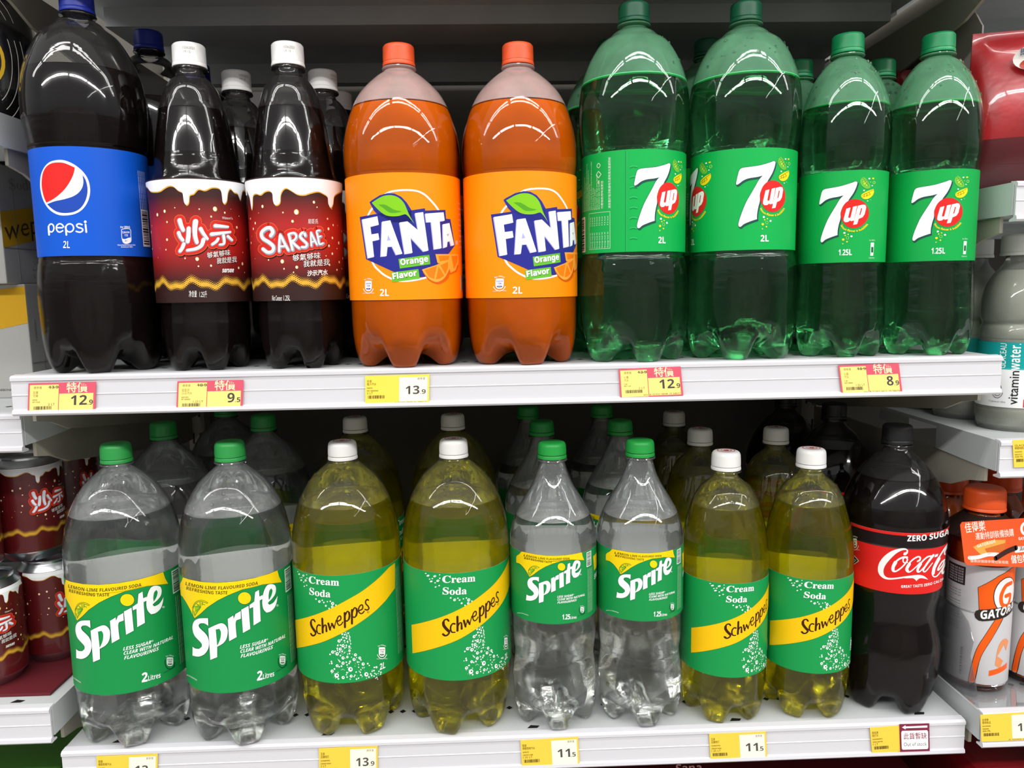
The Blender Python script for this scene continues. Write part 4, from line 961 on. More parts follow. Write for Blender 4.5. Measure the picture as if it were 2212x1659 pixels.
# ---------------------------------------------------------------- kinds of bottle
def z_of(spec_art, *a): return spec_art
SPECS = {
 'pepsi': dict(prof=PROF['pet2_pep'], zb=50, cap=(325.6, 344.5, 14.6, '#1c2f9e', 'flat'), lab=(106.5, 200.5, 48.9, '#0b53c4'), fill=271, liquid='drink_cola', shell='shell_cola', fogshell='shell_dark_fog', petal=.3),
 'sara': dict(prof=PROF['pet1_sarsae'], zb=44, cap=(277.5, 297.6, 14.9, '#ecebe9', 'flat'), lab=(63.5, 173.4, 43.6, 'ink_sarsae'), lrfun=lambda z: 43.0+max(0, (z-150))/23*1.2, fill=238, liquid='drink_cola', shell='shell_cola', fogshell='shell_dark_fog', petal=.55, capprint=True),
 'fanta': dict(prof=PROF['pet2_round'], zb=50, cap=(276.6, 295.3, 14.8, '#e8572a', 'flat'), lab=(62.7, 173.8, 53.9, '#ff8c05'), fill=237.5, liquid='drink_orange', shell='shell_clear', fogshell='shell_orange_fog', petal=.0, drops=0, inside='#e8a050'),
 'seven2': dict(prof=PROF['pet2_hour'], zb=50, cap=(313.6, 331.0, 14.6, '#0d5a3c', 'flat'), lab=(102.2, 192.4, 49.2, '#0aa349'), fill=257.8, liquid='drink_clear', shell='shell_green', fogshell='shell_green_fog', petal=.62, drops=5, inside='#4fae74', rim_glint='#4dea94'),
 'seven1': dict(prof=PROF['pet1_7'], zb=42, cap=(284.5, 302.0, 14.6, '#128a52', 'flat'), lab=(89.7, 173.1, 39.9, '#0b9e46'), fill=234.4, liquid='drink_clear', shell='shell_green', fogshell='shell_green_fog', petal=.0, drops=8, inside='#4fae74', rim_glint='#4dea94'),
 'spr2': dict(prof=PROF['pet2_spr'], zb=52, cap=(282.5, 301.9, 14.8, '#2f9e4b', 'round'), lab=(63.1, 174.8, 54.9, '#158a45'), fill=236.2, liquid='drink_clear', shell='shell_clear', fogshell='shell_clear_fog', petal=.35, drops=3, droph=25),
 'sch2': dict(prof=PROF['pet2_spr'], zb=52, cap=(278.8, 297.5, 14.7, '#f4f3f1', 'round'), lab=(64.8, 175.3, 55.3, '#159048'), fill=238.3, liquid='drink_yellow', shell='shell_clear', fogshell='shell_lemon_fog', petal=.62, drops=6, droph=30),
 'spr1': dict(prof=PROF['pet1_spr'], zb=46, cap=(276.7, 293.5, 14.6, '#22a043', 'round'), lab=(118.2, 187.9, 44.7, '#158a45'), fill=219.5, liquid='drink_clear', shell='shell_clear', fogshell='shell_clear_fog', petal=.28),
 'sch1': dict(prof=PROF['pet1_sch'], zb=44, cap=(260.0, 279.2, 14.8, '#f4f3f1', 'round'), lab=(55.3, 154.0, 44.6, '#159048'), fill=225.5, liquid='drink_yellow', shell='shell_clear', fogshell='shell_lemon_fog', petal=.4, drops=9, droph=22),
 'coke': dict(prof=PROF['pet2_coke'], zb=44, cap=(281, 300, 14.8, '#151517', 'flat'), lab=(134.5, 199.4, 49.2, '#d5201c'), lrfun=lambda z: 48.4+(z-134)/65*3.4, fill=248, liquid='drink_cola', shell='shell_cola', fogshell='shell_dark_fog', petal=.2),
}
def sarsae_ink():
    """printed colour runs from near-black brown through red and back, up the height of the label"""
    m, nt, out = new_mat('ink_sarsae')
    p = nt.nodes.new('ShaderNodeBsdfPrincipled'); p.inputs['Roughness'].default_value = .42; p.inputs['Specular IOR Level'].default_value = .35
    tc = nt.nodes.new('ShaderNodeTexCoord'); sp = nt.nodes.new('ShaderNodeSeparateXYZ'); nt.links.new(tc.outputs['Object'], sp.inputs[0])
    mr = nt.nodes.new('ShaderNodeMapRange'); mr.inputs[1].default_value = .063; mr.inputs[2].default_value = .173; nt.links.new(sp.outputs['Z'], mr.inputs[0])
    cr = nt.nodes.new('ShaderNodeValToRGB'); e = cr.color_ramp.elements
    e[0].position = 0; e[0].color = (*hexc('#2a1512'), 1); e[1].position = 1; e[1].color = (*hexc('#2c1713'), 1)
    for p_, c in ((.17, '#301412'), (.27, '#6a1514'), (.42, '#a01a18'), (.62, '#a81c1a'), (.74, '#7c1816'), (.86, '#381614')):
        q = e.new(p_); q.color = (*hexc(c), 1)
    nt.links.new(mr.outputs[0], cr.inputs[0]); nt.links.new(cr.outputs[0], p.inputs['Base Color']); nt.links.new(p.outputs[0], out.inputs[0])
    MATS['ink_sarsae'] = m
sarsae_ink()

seven2_art, S7R, S7L = art_seven(2)
seven1_art, _, _ = art_seven(1)
ARTS = {'pepsi': art_pepsi(), 'saraA': art_sarsae('A'), 'saraB': art_sarsae('B'), 'fanta': art_fanta(), 'seven2': seven2_art, 'seven1': seven1_art,
        'spr2': art_sprite(2), 'sch2': art_cream(2), 'spr1': art_sprite(1), 'sch1': art_cream(1), 'coke': art_coke()}
PROTO = {}
def proto(kind, name):
    if kind not in PROTO:
        sk = kind[:4] if kind.startswith('sara') else kind
        PROTO[kind] = [make_bottle(name, SPECS[sk], ARTS[kind]), False]
    return PROTO[kind]
def bottle(kind, name, x, y, z, rz, label, group, cat='bottle'):
    pr = proto(kind, name)
    if not pr[1]: o = pr[0]; pr[1] = True
    else: o = copy_tree(pr[0])
    o.location = (x, y, z); o.rotation_euler = (0, 0, rz)
    tag(o, label, cat, group)
    return o
def face(px, py, X, Y, R):
    """turn needed for the label's front to sit at this pixel"""
    return on_cyl(px, py, X, Y, R)[0]
# ---------------------------------------------------------------- setting
WHITE = pbr('enamel_white', '#d8d9db', 0.32, 0.5, noise=(9, .05))
DECK = pbr('shelf_enamel', '#bfc3c3', 0.38, 0.5, noise=(14, .10), bump=(60, .06))
GREY = pbr('panel_grey', '#a29d90', 0.55, 0.3, noise=(5, .08))
DARKP = pbr('panel_dark', '#5f5b54', 0.6, 0.3, noise=(5, .12))
SLOT = pbr('slot_black', '#171514', 0.6, 0.3)
STRIP = pbr('strip_plastic', '#cccbd0', 0.28, 0.5)
def structure(name, bm, mat, smooth=False):
    o = bm_obj(name, bm, mat, None, smooth); o['kind'] = 'structure'; return o
bm = bmesh.new(); bm_box(bm, -3.5, 3.5, -3.4, .62, -1.42, -1.40)
structure('floor', bm, pbr('vinyl_floor', '#a9a7a2', .25, .5, noise=(3, .1)))
bm = bmesh.new(); bm_box(bm, -3.5, 3.5, .455, .475, -1.40, 1.2)
structure('wall_back', bm, DARKP)
bm = bmesh.new(); bm_box(bm, -3.5, 3.5, -3.4, -3.35, -1.40, .75)  # stocked shelf unit across the aisle, unseen, added only for reflections
mw, nt, out = new_mat('stocked_aisle')
p = nt.nodes.new('ShaderNodeBsdfPrincipled'); p.inputs['Roughness'].default_value = .6
tc = nt.nodes.new('ShaderNodeTexCoord'); mp = nt.nodes.new('ShaderNodeMapping'); mp.inputs['Rotation'].default_value = (PI/2, 0, 0)
bt = nt.nodes.new('ShaderNodeTexBrick'); bt.inputs['Scale'].default_value = 3.2; bt.inputs['Color1'].default_value = (.10, .08, .07, 1); bt.inputs['Color2'].default_value = (.34, .30, .26, 1)
bt.inputs['Mortar'].default_value = (.55, .55, .55, 1); bt.inputs['Mortar Size'].default_value = .04; bt.inputs['Brick Width'].default_value = .35; bt.inputs['Row Height'].default_value = .9
nt.links.new(tc.outputs['Object'], mp.inputs[0]); nt.links.new(mp.outputs[0], bt.inputs['Vector']); nt.links.new(bt.outputs[0], p.inputs['Base Color']); nt.links.new(p.outputs[0], out.inputs[0])
structure('opposite_shelves', bm, mw)

# ---------------------------------------------------------------- shelves
def shelf(x0, x1, y0, z, label, holes=True, depth=.425, h=.034, name='gondola_shelf', bracket_l=True, bracket_r=True, lip=.006):
    root = empty(name, ((x0+x1)/2, y0, z)); tag(root, label, 'shelf', 'metal shelves of the display')
    cx = (x0+x1)/2; w = (x1-x0)/2
    bm = bmesh.new()
    prof = [(0, 0), (depth, 0), (depth, -.030), (depth-.02, -.030), (depth-.02, -.004), (.10, -.004), (.10, -.028), (.03, -.030), (.0, -.030)]
    bm_prism(bm, prof, -w, w)
    # folded side flanges
    
    bm_box(bm, -w+.02, w-.02, .19, .26, -.024, -.004)
    mats = [DECK, SLOT]
    if holes:
        n = int((x1-x0-.06)/.0127)
        for yy in (.012, .049, .20, .33):
            if yy == .012: xs = [(-w+.05), -w+.05+.21, -w+.05+.42, -w+.05+.63, w-.04]; L, B = .0065, .0028
            else: xs = [-w+.04+.0127*i for i in range(n)]; L, B = .0036, .0036
            if yy > .1: xs = xs[::2]
            for x in xs:
                if yy == .012: q = [(x-L, yy-B), (x+L*.6, yy-B*1.0), (x+L, yy+B*.4), (x-L*.4, yy+B)]
                else: q = [(x-L, yy), (x, yy-B), (x+L, yy), (x, yy+B)]
                f = bm.faces.new([bm.verts.new((a, b, .00025)) for a, b in q]); f.material_index = 1
    bm_obj('deck', bm, mats, root)
    # ticket strip on the front edge
    bm = bmesh.new()
    prof = [(.004, .0012), (-.003, .0006), (-.0052, -.0012), (-.0052, -.0040), (-.0038, -.0050), (-.0040, -.0165), (-.0046, -.0172), (-.0040, -.0180), (-.0040, -h+.004), (-.0060, -h+.003), (-.0066, -h), (-.0050, -h-.0018), (.004, -h-.0018), (.004, -h), (-.0015, -h+.002), (-.0015, -.004), (.0, -.0003), (.004, -.0002)]
    bm_prism(bm, prof, -w+.0005, w-.0005)
    bm_obj('ticket_strip', bm, STRIP, root)
    # tapering end brackets
    for s, on in ((-1, bracket_l), (1, bracket_r)):
        if not on: continue
        bm = bmesh.new()
        pr = [(.02, -.0302), (depth-.005, -.0302), (depth-.005, -.105), (depth-.05, -.105), (.075, -.062), (.045, -.050), (.02, -.045)]
        xa = s*(w-.0045)
        bm_prism(bm, pr, xa-.0016, xa+.0016)
        bm_obj('bracket', bm, GREY, root)
    return root
Y1 = 0.0213
shelf(-.457, .457, 0, 0, 'upper white metal shelf carrying the cola, orange and tall green bottles', holes=True)
shelf(-.457, .457, Y1, LOW, 'lower white metal shelf carrying clear, yellow and black-capped bottles')
shelf(-.457, .457, 0.0, .387, 'topmost white shelf overhead, seen only from beneath', holes=False)
shelf(-1.371, -.4625, .02, .2375, 'highest shelf of the bay on the left, mostly hidden behind the blue-label bottle', holes=False)
shelf(-1.371, -.4625, .02, -.0376, 'shelf of the left bay holding the white and yellow cartons')
shelf(-1.371, -.4625, .02, -.3300, 'lowest shelf of the left bay holding shrink-wrapped dark red cans')
shelf(.4630, 1.38, .005, .1605, 'small high shelf of the right bay, below the red pouches', holes=False)
shelf(.4630, 1.38, .005, -.0825, 'shelf of the right bay under the teal-label bottle')
shelf(.4630, 1.38, .005, -.3610, 'bottom right shelf holding the orange-capped sports drinks')
shelf(-.457, .457, Y1, LOW-.36, 'bottom-most shelf below the frame, hidden by a red carton', holes=False)
for x in (-.4597, .460):
    bm = bmesh.new()
    bm_box(bm, x-.012, x+.012, .428, .453, -1.40, 1.15, .001)
    for i in range(48):
        z = -.95+i*.04
        for s in (-.005, .005):
            f = bm.faces.new([bm.verts.new(p) for p in ((x+s-.0015, .4278, z), (x+s+.0015, .4278, z), (x+s+.0015, .4278, z+.016), (x+s-.0015, .4278, z+.016))]); f.material_index = 1
    o = bm_obj('upright_post', bm, [GREY, SLOT]); tag(o, 'slotted grey steel post at the '+('left' if x < 0 else 'right')+' end of the middle bay', 'post', 'shelf uprights')

# ---------------------------------------------------------------- bottles, front row then the rows behind
def B(*a, **k): return bottle(*a, **k)
gP = 'blue-capped cola bottles'
B('pepsi', 'cola_bottle', PEP['X'], PEP['Y'], 0, 0, 'large dark cola bottle with a blue label and round tricolour emblem, front of shelf', gP)
B('pepsi', 'cola_bottle', -.3755, .1520, 0, -.5, 'dark cola bottle with blue cap directly behind the front blue-label bottle', gP)
B('pepsi', 'cola_bottle', -.3690, .2720, 0, .9, 'hindmost cola bottle with blue cap, third in its column on the upper shelf', gP)
gS = 'brown sarsaparilla bottles with white caps'
B('saraA', 'sarsaparilla_bottle', SARA['X'], SARA['Y'], 0, 0, 'dark bottle with white cap, brown-red foam label with two big Chinese characters', gS)
B('saraA', 'sarsaparilla_bottle', -.2800, .1312, 0, .5, 'white-capped dark bottle second in the column behind the Chinese-character foam label', gS)
B('saraA', 'sarsaparilla_bottle', -.2808, .2205, 0, 1.5, 'third white-capped dark bottle in the column behind the Chinese-character foam label', gS)
B('saraB', 'sarsaparilla_bottle', SARB['X'], SARB['Y'], 0, 0, 'dark bottle with white cap and foam label lettered SARSAE, next to the orange drink', gS)
B('saraB', 'sarsaparilla_bottle', -.1912, .1312, 0, .8, 'white-capped dark bottle second in the column behind the SARSAE label', gS)
B('saraB', 'sarsaparilla_bottle', -.1912, .2205, 0, -1.2, 'third white-capped dark bottle in the column behind the SARSAE label', gS)
gF = 'orange soda bottles'
B('fanta', 'orange_soda_bottle', FAN['X'], FAN['Y'], 0, 0, 'orange soda bottle with orange cap beside the foam-label bottle, whole white lettering visible', gF)
r0 = face(853.8, 476, FAN['X'], FAN['Y'], .0539); r1 = face(1145.5, 474, .0082, .0413, .0539)
B('fanta', 'orange_soda_bottle', .0082, .0413, 0, r1-r0, 'orange soda bottle beside the tall green bottle, white lettering cut off at its edge', gF)
B('fanta', 'orange_soda_bottle', -.1028, .1770, 0, 1.2, 'orange soda bottle standing behind the one with its whole lettering visible', gF)
B('fanta', 'orange_soda_bottle', .0066, .1600, 0, 2.0, 'orange soda bottle standing behind the one nearest the tall green bottles', gF)
g7 = 'two-litre green bottles with green caps'
xa = .1172
B('seven2', 'lemon_lime_bottle', xa, SVN['Y'], 0, face(1443.8, 425, xa, SVN['Y'], .0492)-(S7L-S7R)/49.2, 'tall green bottle whose label shows a bar code and ingredients beside the big numeral 7', g7)
B('seven2', 'lemon_lime_bottle', SVN['X'], SVN['Y'], 0, face(1669, 423.8, SVN['X'], SVN['Y'], .0492), 'tall green bottle whose label shows one full numeral 7 and part of another', g7)
B('seven2', 'lemon_lime_bottle', .1125, .1500, 0, .4, 'tall green bottle in the second row, behind the one showing its bar code', g7)
B('seven2', 'lemon_lime_bottle', .2178, .1500, 0, 2.2, 'tall green bottle in the second row, behind the one with two numerals', g7)
g7s = 'smaller green bottles with green caps'
B('seven1', 'lemon_lime_bottle', .3206, .0428, 0, face(1844.5, 473, .3206, .0428, .0399), 'smaller green 1.25L bottle with a tiny calorie badge, beside the tall green pair', g7s)
B('seven1', 'lemon_lime_bottle', .4078, .0428, 0, face(2047.5, 460, .4078, .0428, .0399), 'smaller green 1.25L bottle at the very end of the upper shelf', g7s)
B('seven1', 'lemon_lime_bottle', .3080, .1270, 0, 1.1, 'smaller green bottle in the second row, its cap beside the tall bottle shoulder', g7s)
B('seven1', 'lemon_lime_bottle', .3960, .1270, 0, -.9, 'smaller green bottle in the second row, behind the end bottle of the upper shelf', g7s)

gC = 'clear two-litre bottles with green caps'
B('spr2', 'lemon_lime_bottle', SPR['X'], SPR['Y'], LOW, 0, 'clear two-litre bottle with green cap and yellow-banner label, at the end of the lower shelf', gC)
x2 = -.2868; r0 = face(274.8, 1295.9, SPR['X'], SPR['Y'], .0549); r1 = face(527.8, 1285.4, x2, .0600, .0549)
B('spr2', 'lemon_lime_bottle', x2, .0600, LOW, r1-r0, 'clear two-litre bottle with green cap, standing next to a yellow cream soda', gC)
B('spr2', 'lemon_lime_bottle', -.4271+.030, .2079, LOW, 2.0, 'clear two-litre bottle in the second row, behind the end bottle of the lower shelf', gC) if False else B('spr2', 'lemon_lime_bottle', -.4042, .1840, LOW, 2.0, 'clear two-litre bottle in the second row, behind the end bottle of the lower shelf', gC)
B('spr2', 'lemon_lime_bottle', -.3010, .2250, LOW, 1.0, 'clear two-litre bottle in the second row, next to a cream soda cap', gC)
B('spr2', 'lemon_lime_bottle', -.3850, .3400, LOW, -1.0, 'hindmost clear two-litre bottle, dim in the back of the lower shelf', gC)
gY = 'two-litre yellow cream sodas with white caps'
B('sch2', 'cream_soda_bottle', SCH['X'], SCH['Y'], LOW, 0, 'large yellow cream soda with a 2L mark showing, next to the clear two-litre pair', gY)
x2 = -.0628; r0 = face(667.4, 1252.3, SCH['X'], SCH['Y'], .0553); r1 = face(955.3, 1245, x2, .0665, .0553)
B('sch2', 'cream_soda_bottle', x2, .0665, LOW, r1-r0, 'large yellow cream soda whose sash starts on the label, next to the slim clear bottles', gY)
B('sch2', 'cream_soda_bottle', -.1887, .2180, LOW, 1.6, 'large yellow cream soda in the second row, nearer the clear two-litre bottles', gY)
B('sch2', 'cream_soda_bottle', -.0704, .2219, LOW, 2.5, 'large yellow cream soda in the second row, nearer the slim clear bottles', gY)
gD = 'slim clear bottles with green caps'
xs = .0376; R1 = .0447
k = .632; s_dot = px_map(SPR['X'], SPR['Y'], 54.9, LOW, 120, 1200, 5.925)((917, 568))[0]*k/44.7
pxa = (860+1222/3.463, 1180+188/3.463); pxb = (860+1910/3.463, 1180+163/3.463)
B('spr1', 'lemon_lime_bottle', xs, .0600, LOW, face(*pxa, xs, .0600, R1)-s_dot, 'slim clear 1.25 litre bottle with green cap, beside the large cream soda', gD)
B('spr1', 'lemon_lime_bottle', .1279, .0600, LOW, face(*pxb, .1279, .0600, R1)-s_dot, 'slim clear 1.25 litre bottle with green cap, beside the small cream soda', gD)
B('spr1', 'lemon_lime_bottle', .0359, .1838, LOW, 1.8, 'slim clear bottle, second in the column next to the large cream soda', gD)
B('spr1', 'lemon_lime_bottle', .1275, .1760, LOW, -1.4, 'slim clear bottle, second in the column next to the small cream soda', gD)
B('spr1', 'lemon_lime_bottle', .0260, .3000, LOW, .6, 'slim clear bottle, third in the column next to the large cream soda', gD)
B('spr1', 'lemon_lime_bottle', .1240, .2980, LOW, 2.9, 'slim clear bottle, third in the column next to the small cream soda', gD)
gE = 'smaller cream sodas with white caps'
xc = .3069; kk = .893; sC = px_map(SCH['X'], SCH['Y'], 55.3, LOW, 630, 1210, 6.144)((230, 260))[0]*kk/44.6
B('sch1', 'cream_soda_bottle', .2172, .0610, LOW, face(1569, 1273.8, .2172, .0610, .0446)-sC, 'smaller yellow cream soda with its name cut off, beside a slim clear bottle', gE)
B('sch1', 'cream_soda_bottle', xc, .0630, LOW, face(1737.3, 1262.3, xc, .0630, .0446)-sC, 'smaller yellow cream soda beside the black-capped cola', gE)
B('sch1', 'cream_soda_bottle', .2252, .1862, LOW, 1.6, 'smaller cream soda, second in the column nearer the slim clear bottles', gE)
B('sch1', 'cream_soda_bottle', .3156, .1831, LOW, 2.4, 'smaller cream soda in the second row, behind the one beside the cola', gE)
B('sch1', 'cream_soda_bottle', .2254, .3146, LOW, -1.9, 'smaller cream soda, third in the column nearer the slim clear bottles', gE)
gK = 'black-capped cola bottles'
B('coke', 'zero_sugar_cola_bottle', COK['X'], COK['Y'], LOW, 0, 'black-capped cola bottle with a red and black label at the end of the lower shelf', gK)
B('coke', 'zero_sugar_cola_bottle', .4040, .2240, LOW, 1.5, 'black-capped cola bottle in shadow behind the front one', gK)
B('coke', 'zero_sugar_cola_bottle', .3860, .3340, LOW, -1.5, 'hindmost black-capped cola bottle, almost lost in the dark', gK)
# ---------------------------------------------------------------- price tags on the ticket strips
def quad_map(cs, y, thick=.0004):
    P = [at_y(px, py, y) for px, py in cs]      # TL TR BR BL
    def f(u, v, l=0):
        a, b = P[3].lerp(P[2], u/100), P[0].lerp(P[1], u/100)
        q = a.lerp(b, v/47); return Vector((q.x, q.y-thick-.00006*l, q.z))
    return f
def card(name, cs, y, art, base, label, cat, group=None, thick=.0004):
    f = quad_map(cs, y, thick); bm = bmesh.new(); cols = [base]
    F = [bm.verts.new(f(u, v)) for u, v in ((0, 0), (100, 0), (100, 47), (0, 47))]
    Bk = [bm.verts.new(f(u, v)+Vector((0, thick, 0))) for u, v in ((0, 0), (100, 0), (100, 47), (0, 47))]
    bm.faces.new(F); bm.faces.new(list(reversed(Bk)))
    for i in range(4): bm.faces.new((F[i], Bk[i], Bk[(i+1) % 4], F[(i+1) % 4]))
    flat_art(bm, art, cols, f)
    o = bm_obj(name, bm, [ink(c, .5) for c in cols])
    c = sum((Vector(v.co) for v in o.data.vertices[:4]), Vector())/4
    o.data.transform(Matrix.Translation(-c)); o.location = c
    tag(o, label, cat, group); return o
def new_art():
    A = Art(); A.yd = -1; A.u = .2; return A
def R4(A, col, u0, v0, u1, v1, l): A.poly(col, [(u0, v0), (u1, v0), (u1, v1), (u0, v1)], l, step=400)
def sale_art(old, big, small, cjk, lat, vol, code, seed):
    A = new_art(); Y, K, P = '#f6df80', '#5b5140', '#4c4646'
    R4(A, Y, 2.4, .8, 44.9, 44.3, 1); R4(A, Y, 46, 1.8, 96.6, 30.3, 1)
    A.text('#8f8a5c', '標準價', [(8, 38.4), (20, 38.4)], 3.0, 2)
    A.text(K, old, [(30.5, 38.2), (44.6, 38.2)], 4.2, 2, 'b'); A.stroke(K, [(30, 40.2), (45, 40.2)], .7, 3, sm=False)
    A.text('#fbe9b8', '特價', [(56.5, 33.0), (88, 33.0)], 11.4, 2, off=.012)
    for i, s in enumerate(cjk): A.text('#8a8140', s, [(7.3, 31-4.9*i), (7.3+3.9*len(s), 31-4.9*i)], 3.3, 2)
    for i, s in enumerate(lat): A.text('#6d6538', s, [(7, 20.8-3.2*i), (7+1.35*len(s), 20.8-3.2*i)], 1.9, 2, 'b')
    w = 10 if len(vol) < 5 else 15
    A.text(K, vol, [(40-w, 13.2), (40, 13.2)], 3.2, 2)
    barcode(A, 7, 37, 7.2, 12.2, Y, '#4a4236', seed, layer=2, pad=False)
    A.text(K, 'WH', [(36.5, 1.9), (43.5, 1.9)], 2.7, 2)
    A.text(K, code, [(46.8, 2.4), (96.4, 2.4)], 2.7, 2)
    x0 = 63.5 if len(big) == 2 else 76.5
    A.text(P, big, [(x0, 12.5), (87.4, 12.5)], 14.2, 2, 'b'); A.text(P, '.'+small, [(88.3, 12.6), (96.3, 12.6)], 7.2, 2, 'b')
    return A
def reg_art(big, small, cjk, lat, vol, code, seed, price=True):
    A = new_art(); K, P = '#6a5c1c', '#4c4646'
    if price:
        R4(A, '#fbf3d8', 53, 3.6, 97, 43.5, 1); A.text('#7d786c', '標準價', [(81, 38.7), (93, 38.7)], 3.0, 2)
        A.text(P, big, [(63, 15.5), (84.6, 15.5)], 13, 2, 'b'); A.text(P, '.'+small, [(85.6, 15.6), (94.4, 15.6)], 7, 2, 'b')
    for i, s in enumerate(cjk): A.text(K, s, [(2.8, 36.2-4.8*i), (2.8+3.6*len(s), 36.2-4.8*i)], 3.3, 2)
    for i, s in enumerate(lat): A.text(K, s, [(2.8, 26-4.6*i), (2.8+1.75*len(s), 26-4.6*i)], 1.9, 2, 'b')
    A.text(K, vol, [(2.8, 17), (2.8+2.3*len(vol), 17)], 3.2, 2)
    barcode(A, 2.8, 32, 9.6, 14.8, '#f6d33c', '#4a3f1c', seed, layer=2, pad=False)
    A.text('#7a6a20', code, [(46, .9), (96, .9)], 2.4, 2)
    return A
RED, YEL = '#d4566a', '#f2d452'
gT = 'sale price tags on the shelf edges'; gR = 'plain yellow price tags on the shelf edges'
ty = -.0054
card('price_tag', [(62, 828), (208, 824.5), (206, 891), (60, 896)], ty, sale_art('13.9', '12', '9', ['百事', '可樂'], ['PEPSI', 'PET COLA'], '2 LT', 'B 02302 0008 19 38685', 1), RED, 'red and yellow sale tag reading 12.9 under the blue-label cola', 'price tag', gT)
card('price_tag', [(383.5, 823.5), (526.5, 820.5), (524, 885.5), (381, 888.5)], ty, sale_art('10.9', '9', '5', ['屈臣氏', '沙示汽水'], ["WATSON'S", 'PET SARSAE'], '1.25 LT', 'A 02302 0012 10 32744', 2), RED, 'red and yellow sale tag reading 9.5 under the white-capped dark bottles', 'price tag', gT)
card('price_tag', [(789, 812), (928, 808.5), (927, 870.5), (789, 874)], ty, reg_art('13', '9', ['芬達', '橙汁汽水'], ['FANTA', 'PET ORANGE'], '2 LT', 'A 02302 0008 36 298315', 3), YEL, 'plain yellow tag reading 13.9 under the orange sodas on the upper shelf', 'price tag', gR)
card('price_tag', [(1336, 797), (1470, 791.5), (1476, 854), (1340, 859.5)], ty, sale_art('13.9', '12', '9', ['七喜', '汽水'], ['7 UP', 'PET 7 UP'], '2 LT', 'B 02302 0008 19 38677', 4), RED, 'red and yellow sale tag reading 12.9 under the tall green bottles', 'price tag', gT)
card('price_tag', [(1810, 789), (1941, 784.5), (1949, 848.5), (1818, 853)], ty, sale_art('10.9', '8', '9', ['七喜', '汽水'], ['7 UP', 'SOFT DRINK'], '1.25 LT', 'B 02302 0012 19 38676', 5), RED, 'red and yellow sale tag reading 8.9 under the smaller green bottles', 'price tag', gT)
ty2 = Y1-.0054
card('price_tag', [(209, 1633), (341, 1628), (340, 1690), (210, 1695)], ty2, reg_art('13', '9', ['雪碧', '檸檬青檸汽水'], ['SPRITE', 'LEMON LIME'], '2 LT', 'A 02302 0008 37 127240', 6), '#ecc746', 'plain yellow tag cut off by the bottom of the picture, under the clear two-litre bottles', 'price tag', gR)
card('price_tag', [(689, 1616), (816, 1611), (816, 1673), (690, 1680)], ty2, reg_art('13', '9', ['玉泉', '忌廉梳打'], ['SCHWEPPES', 'CREAM SODA'], '2 LT', 'A 02302 0008 37 127258', 7), '#ecc746', 'plain yellow tag reading 13.9 under the large cream sodas', 'price tag', gR)
card('price_tag', [(1124, 1599), (1248.5, 1591.5), (1252, 1653.5), (1128, 1660)], ty2, reg_art('11', '5', ['雪碧', '檸檬青檸汽水'], ['SPRITE', 'LEMON LIME'], '1.25 LT', 'A 02302 0012 37 127241', 8), '#ecc746', 'plain yellow tag reading 11.5 under the slim clear bottles', 'price tag', gR)
card('price_tag', [(1531.5, 1585), (1654, 1580), (1657, 1640.5), (1535, 1645.5)], ty2, reg_art('11', '5', ['玉泉', '忌廉梳打'], ['SCHWEPPES', 'CREAM SODA'], '1.25 LT', 'A 02302 0012 37 390014', 9), '#ecc746', 'plain yellow tag reading 11.5 under the smaller cream sodas', 'price tag', gR)
card('price_tag', [(1878.7, 1571.7), (2003, 1563), (2004, 1622), (1884, 1631)], ty2, reg_art('', '', ['真抵選', '梳打水'], ['SAINSBURYS', 'SODA WATER'], '1 LT', 'D 02302 0012', 10, price=False), '#ecc746', 'plain yellow tag half covered by the out of stock card', 'price tag', gR)
A = new_art(); A.u = .3
A.poly('#ffffff', [(8, 41.5), (20, 45), (20, 42.9), (93, 43.6), (93, 40.2), (20, 40.0), (20, 38)], 1)
A.poly('#ffffff', [(8, 3.6), (92, 3.6), (95, 6), (95, 33), (92, 35.6), (8, 35.6), (5, 33), (5, 6)], 1)
A.text('#8c2f45', '此貨暫缺', [(12, 22), (90, 22)], 8.2, 2, off=.008); A.text('#3a3436', 'Out of stock', [(12, 9.5), (90, 9.5)], 6.2, 2)
card('out_of_stock_card', [(1942.6, 1564), (2007, 1562.2), (2008, 1621.8), (1944.6, 1623.5)], ty2-.0006, A, '#7b2440', 'maroon and white out of stock card with an arrow pointing left', 'sign')
card('price_tag', [(2117, 1544), (2243, 1536), (2246, 1597), (2119.5, 1602)], .0, reg_art('10', '9', ['佳得樂', '橙味飲品'], ['GATORADE', 'ORANGE'], '600 ML', 'A 02302 0017 36 1', 11), '#ecc746', 'plain yellow tag with a cut-off price under the orange-capped sports drinks', 'price tag', gR)
card('price_tag', [(2187, 951), (2312, 945), (2314, 1005), (2190, 1010)], .0, reg_art('10', '9', ['GLACEAU', '檸檬味飲品'], ['GLACEAU', 'MULTI-V'], '500 ML', 'A 02302 0017 36 2', 12), '#ecc746', 'plain yellow tag under the teal-label bottle at the picture edge', 'price tag', gR)

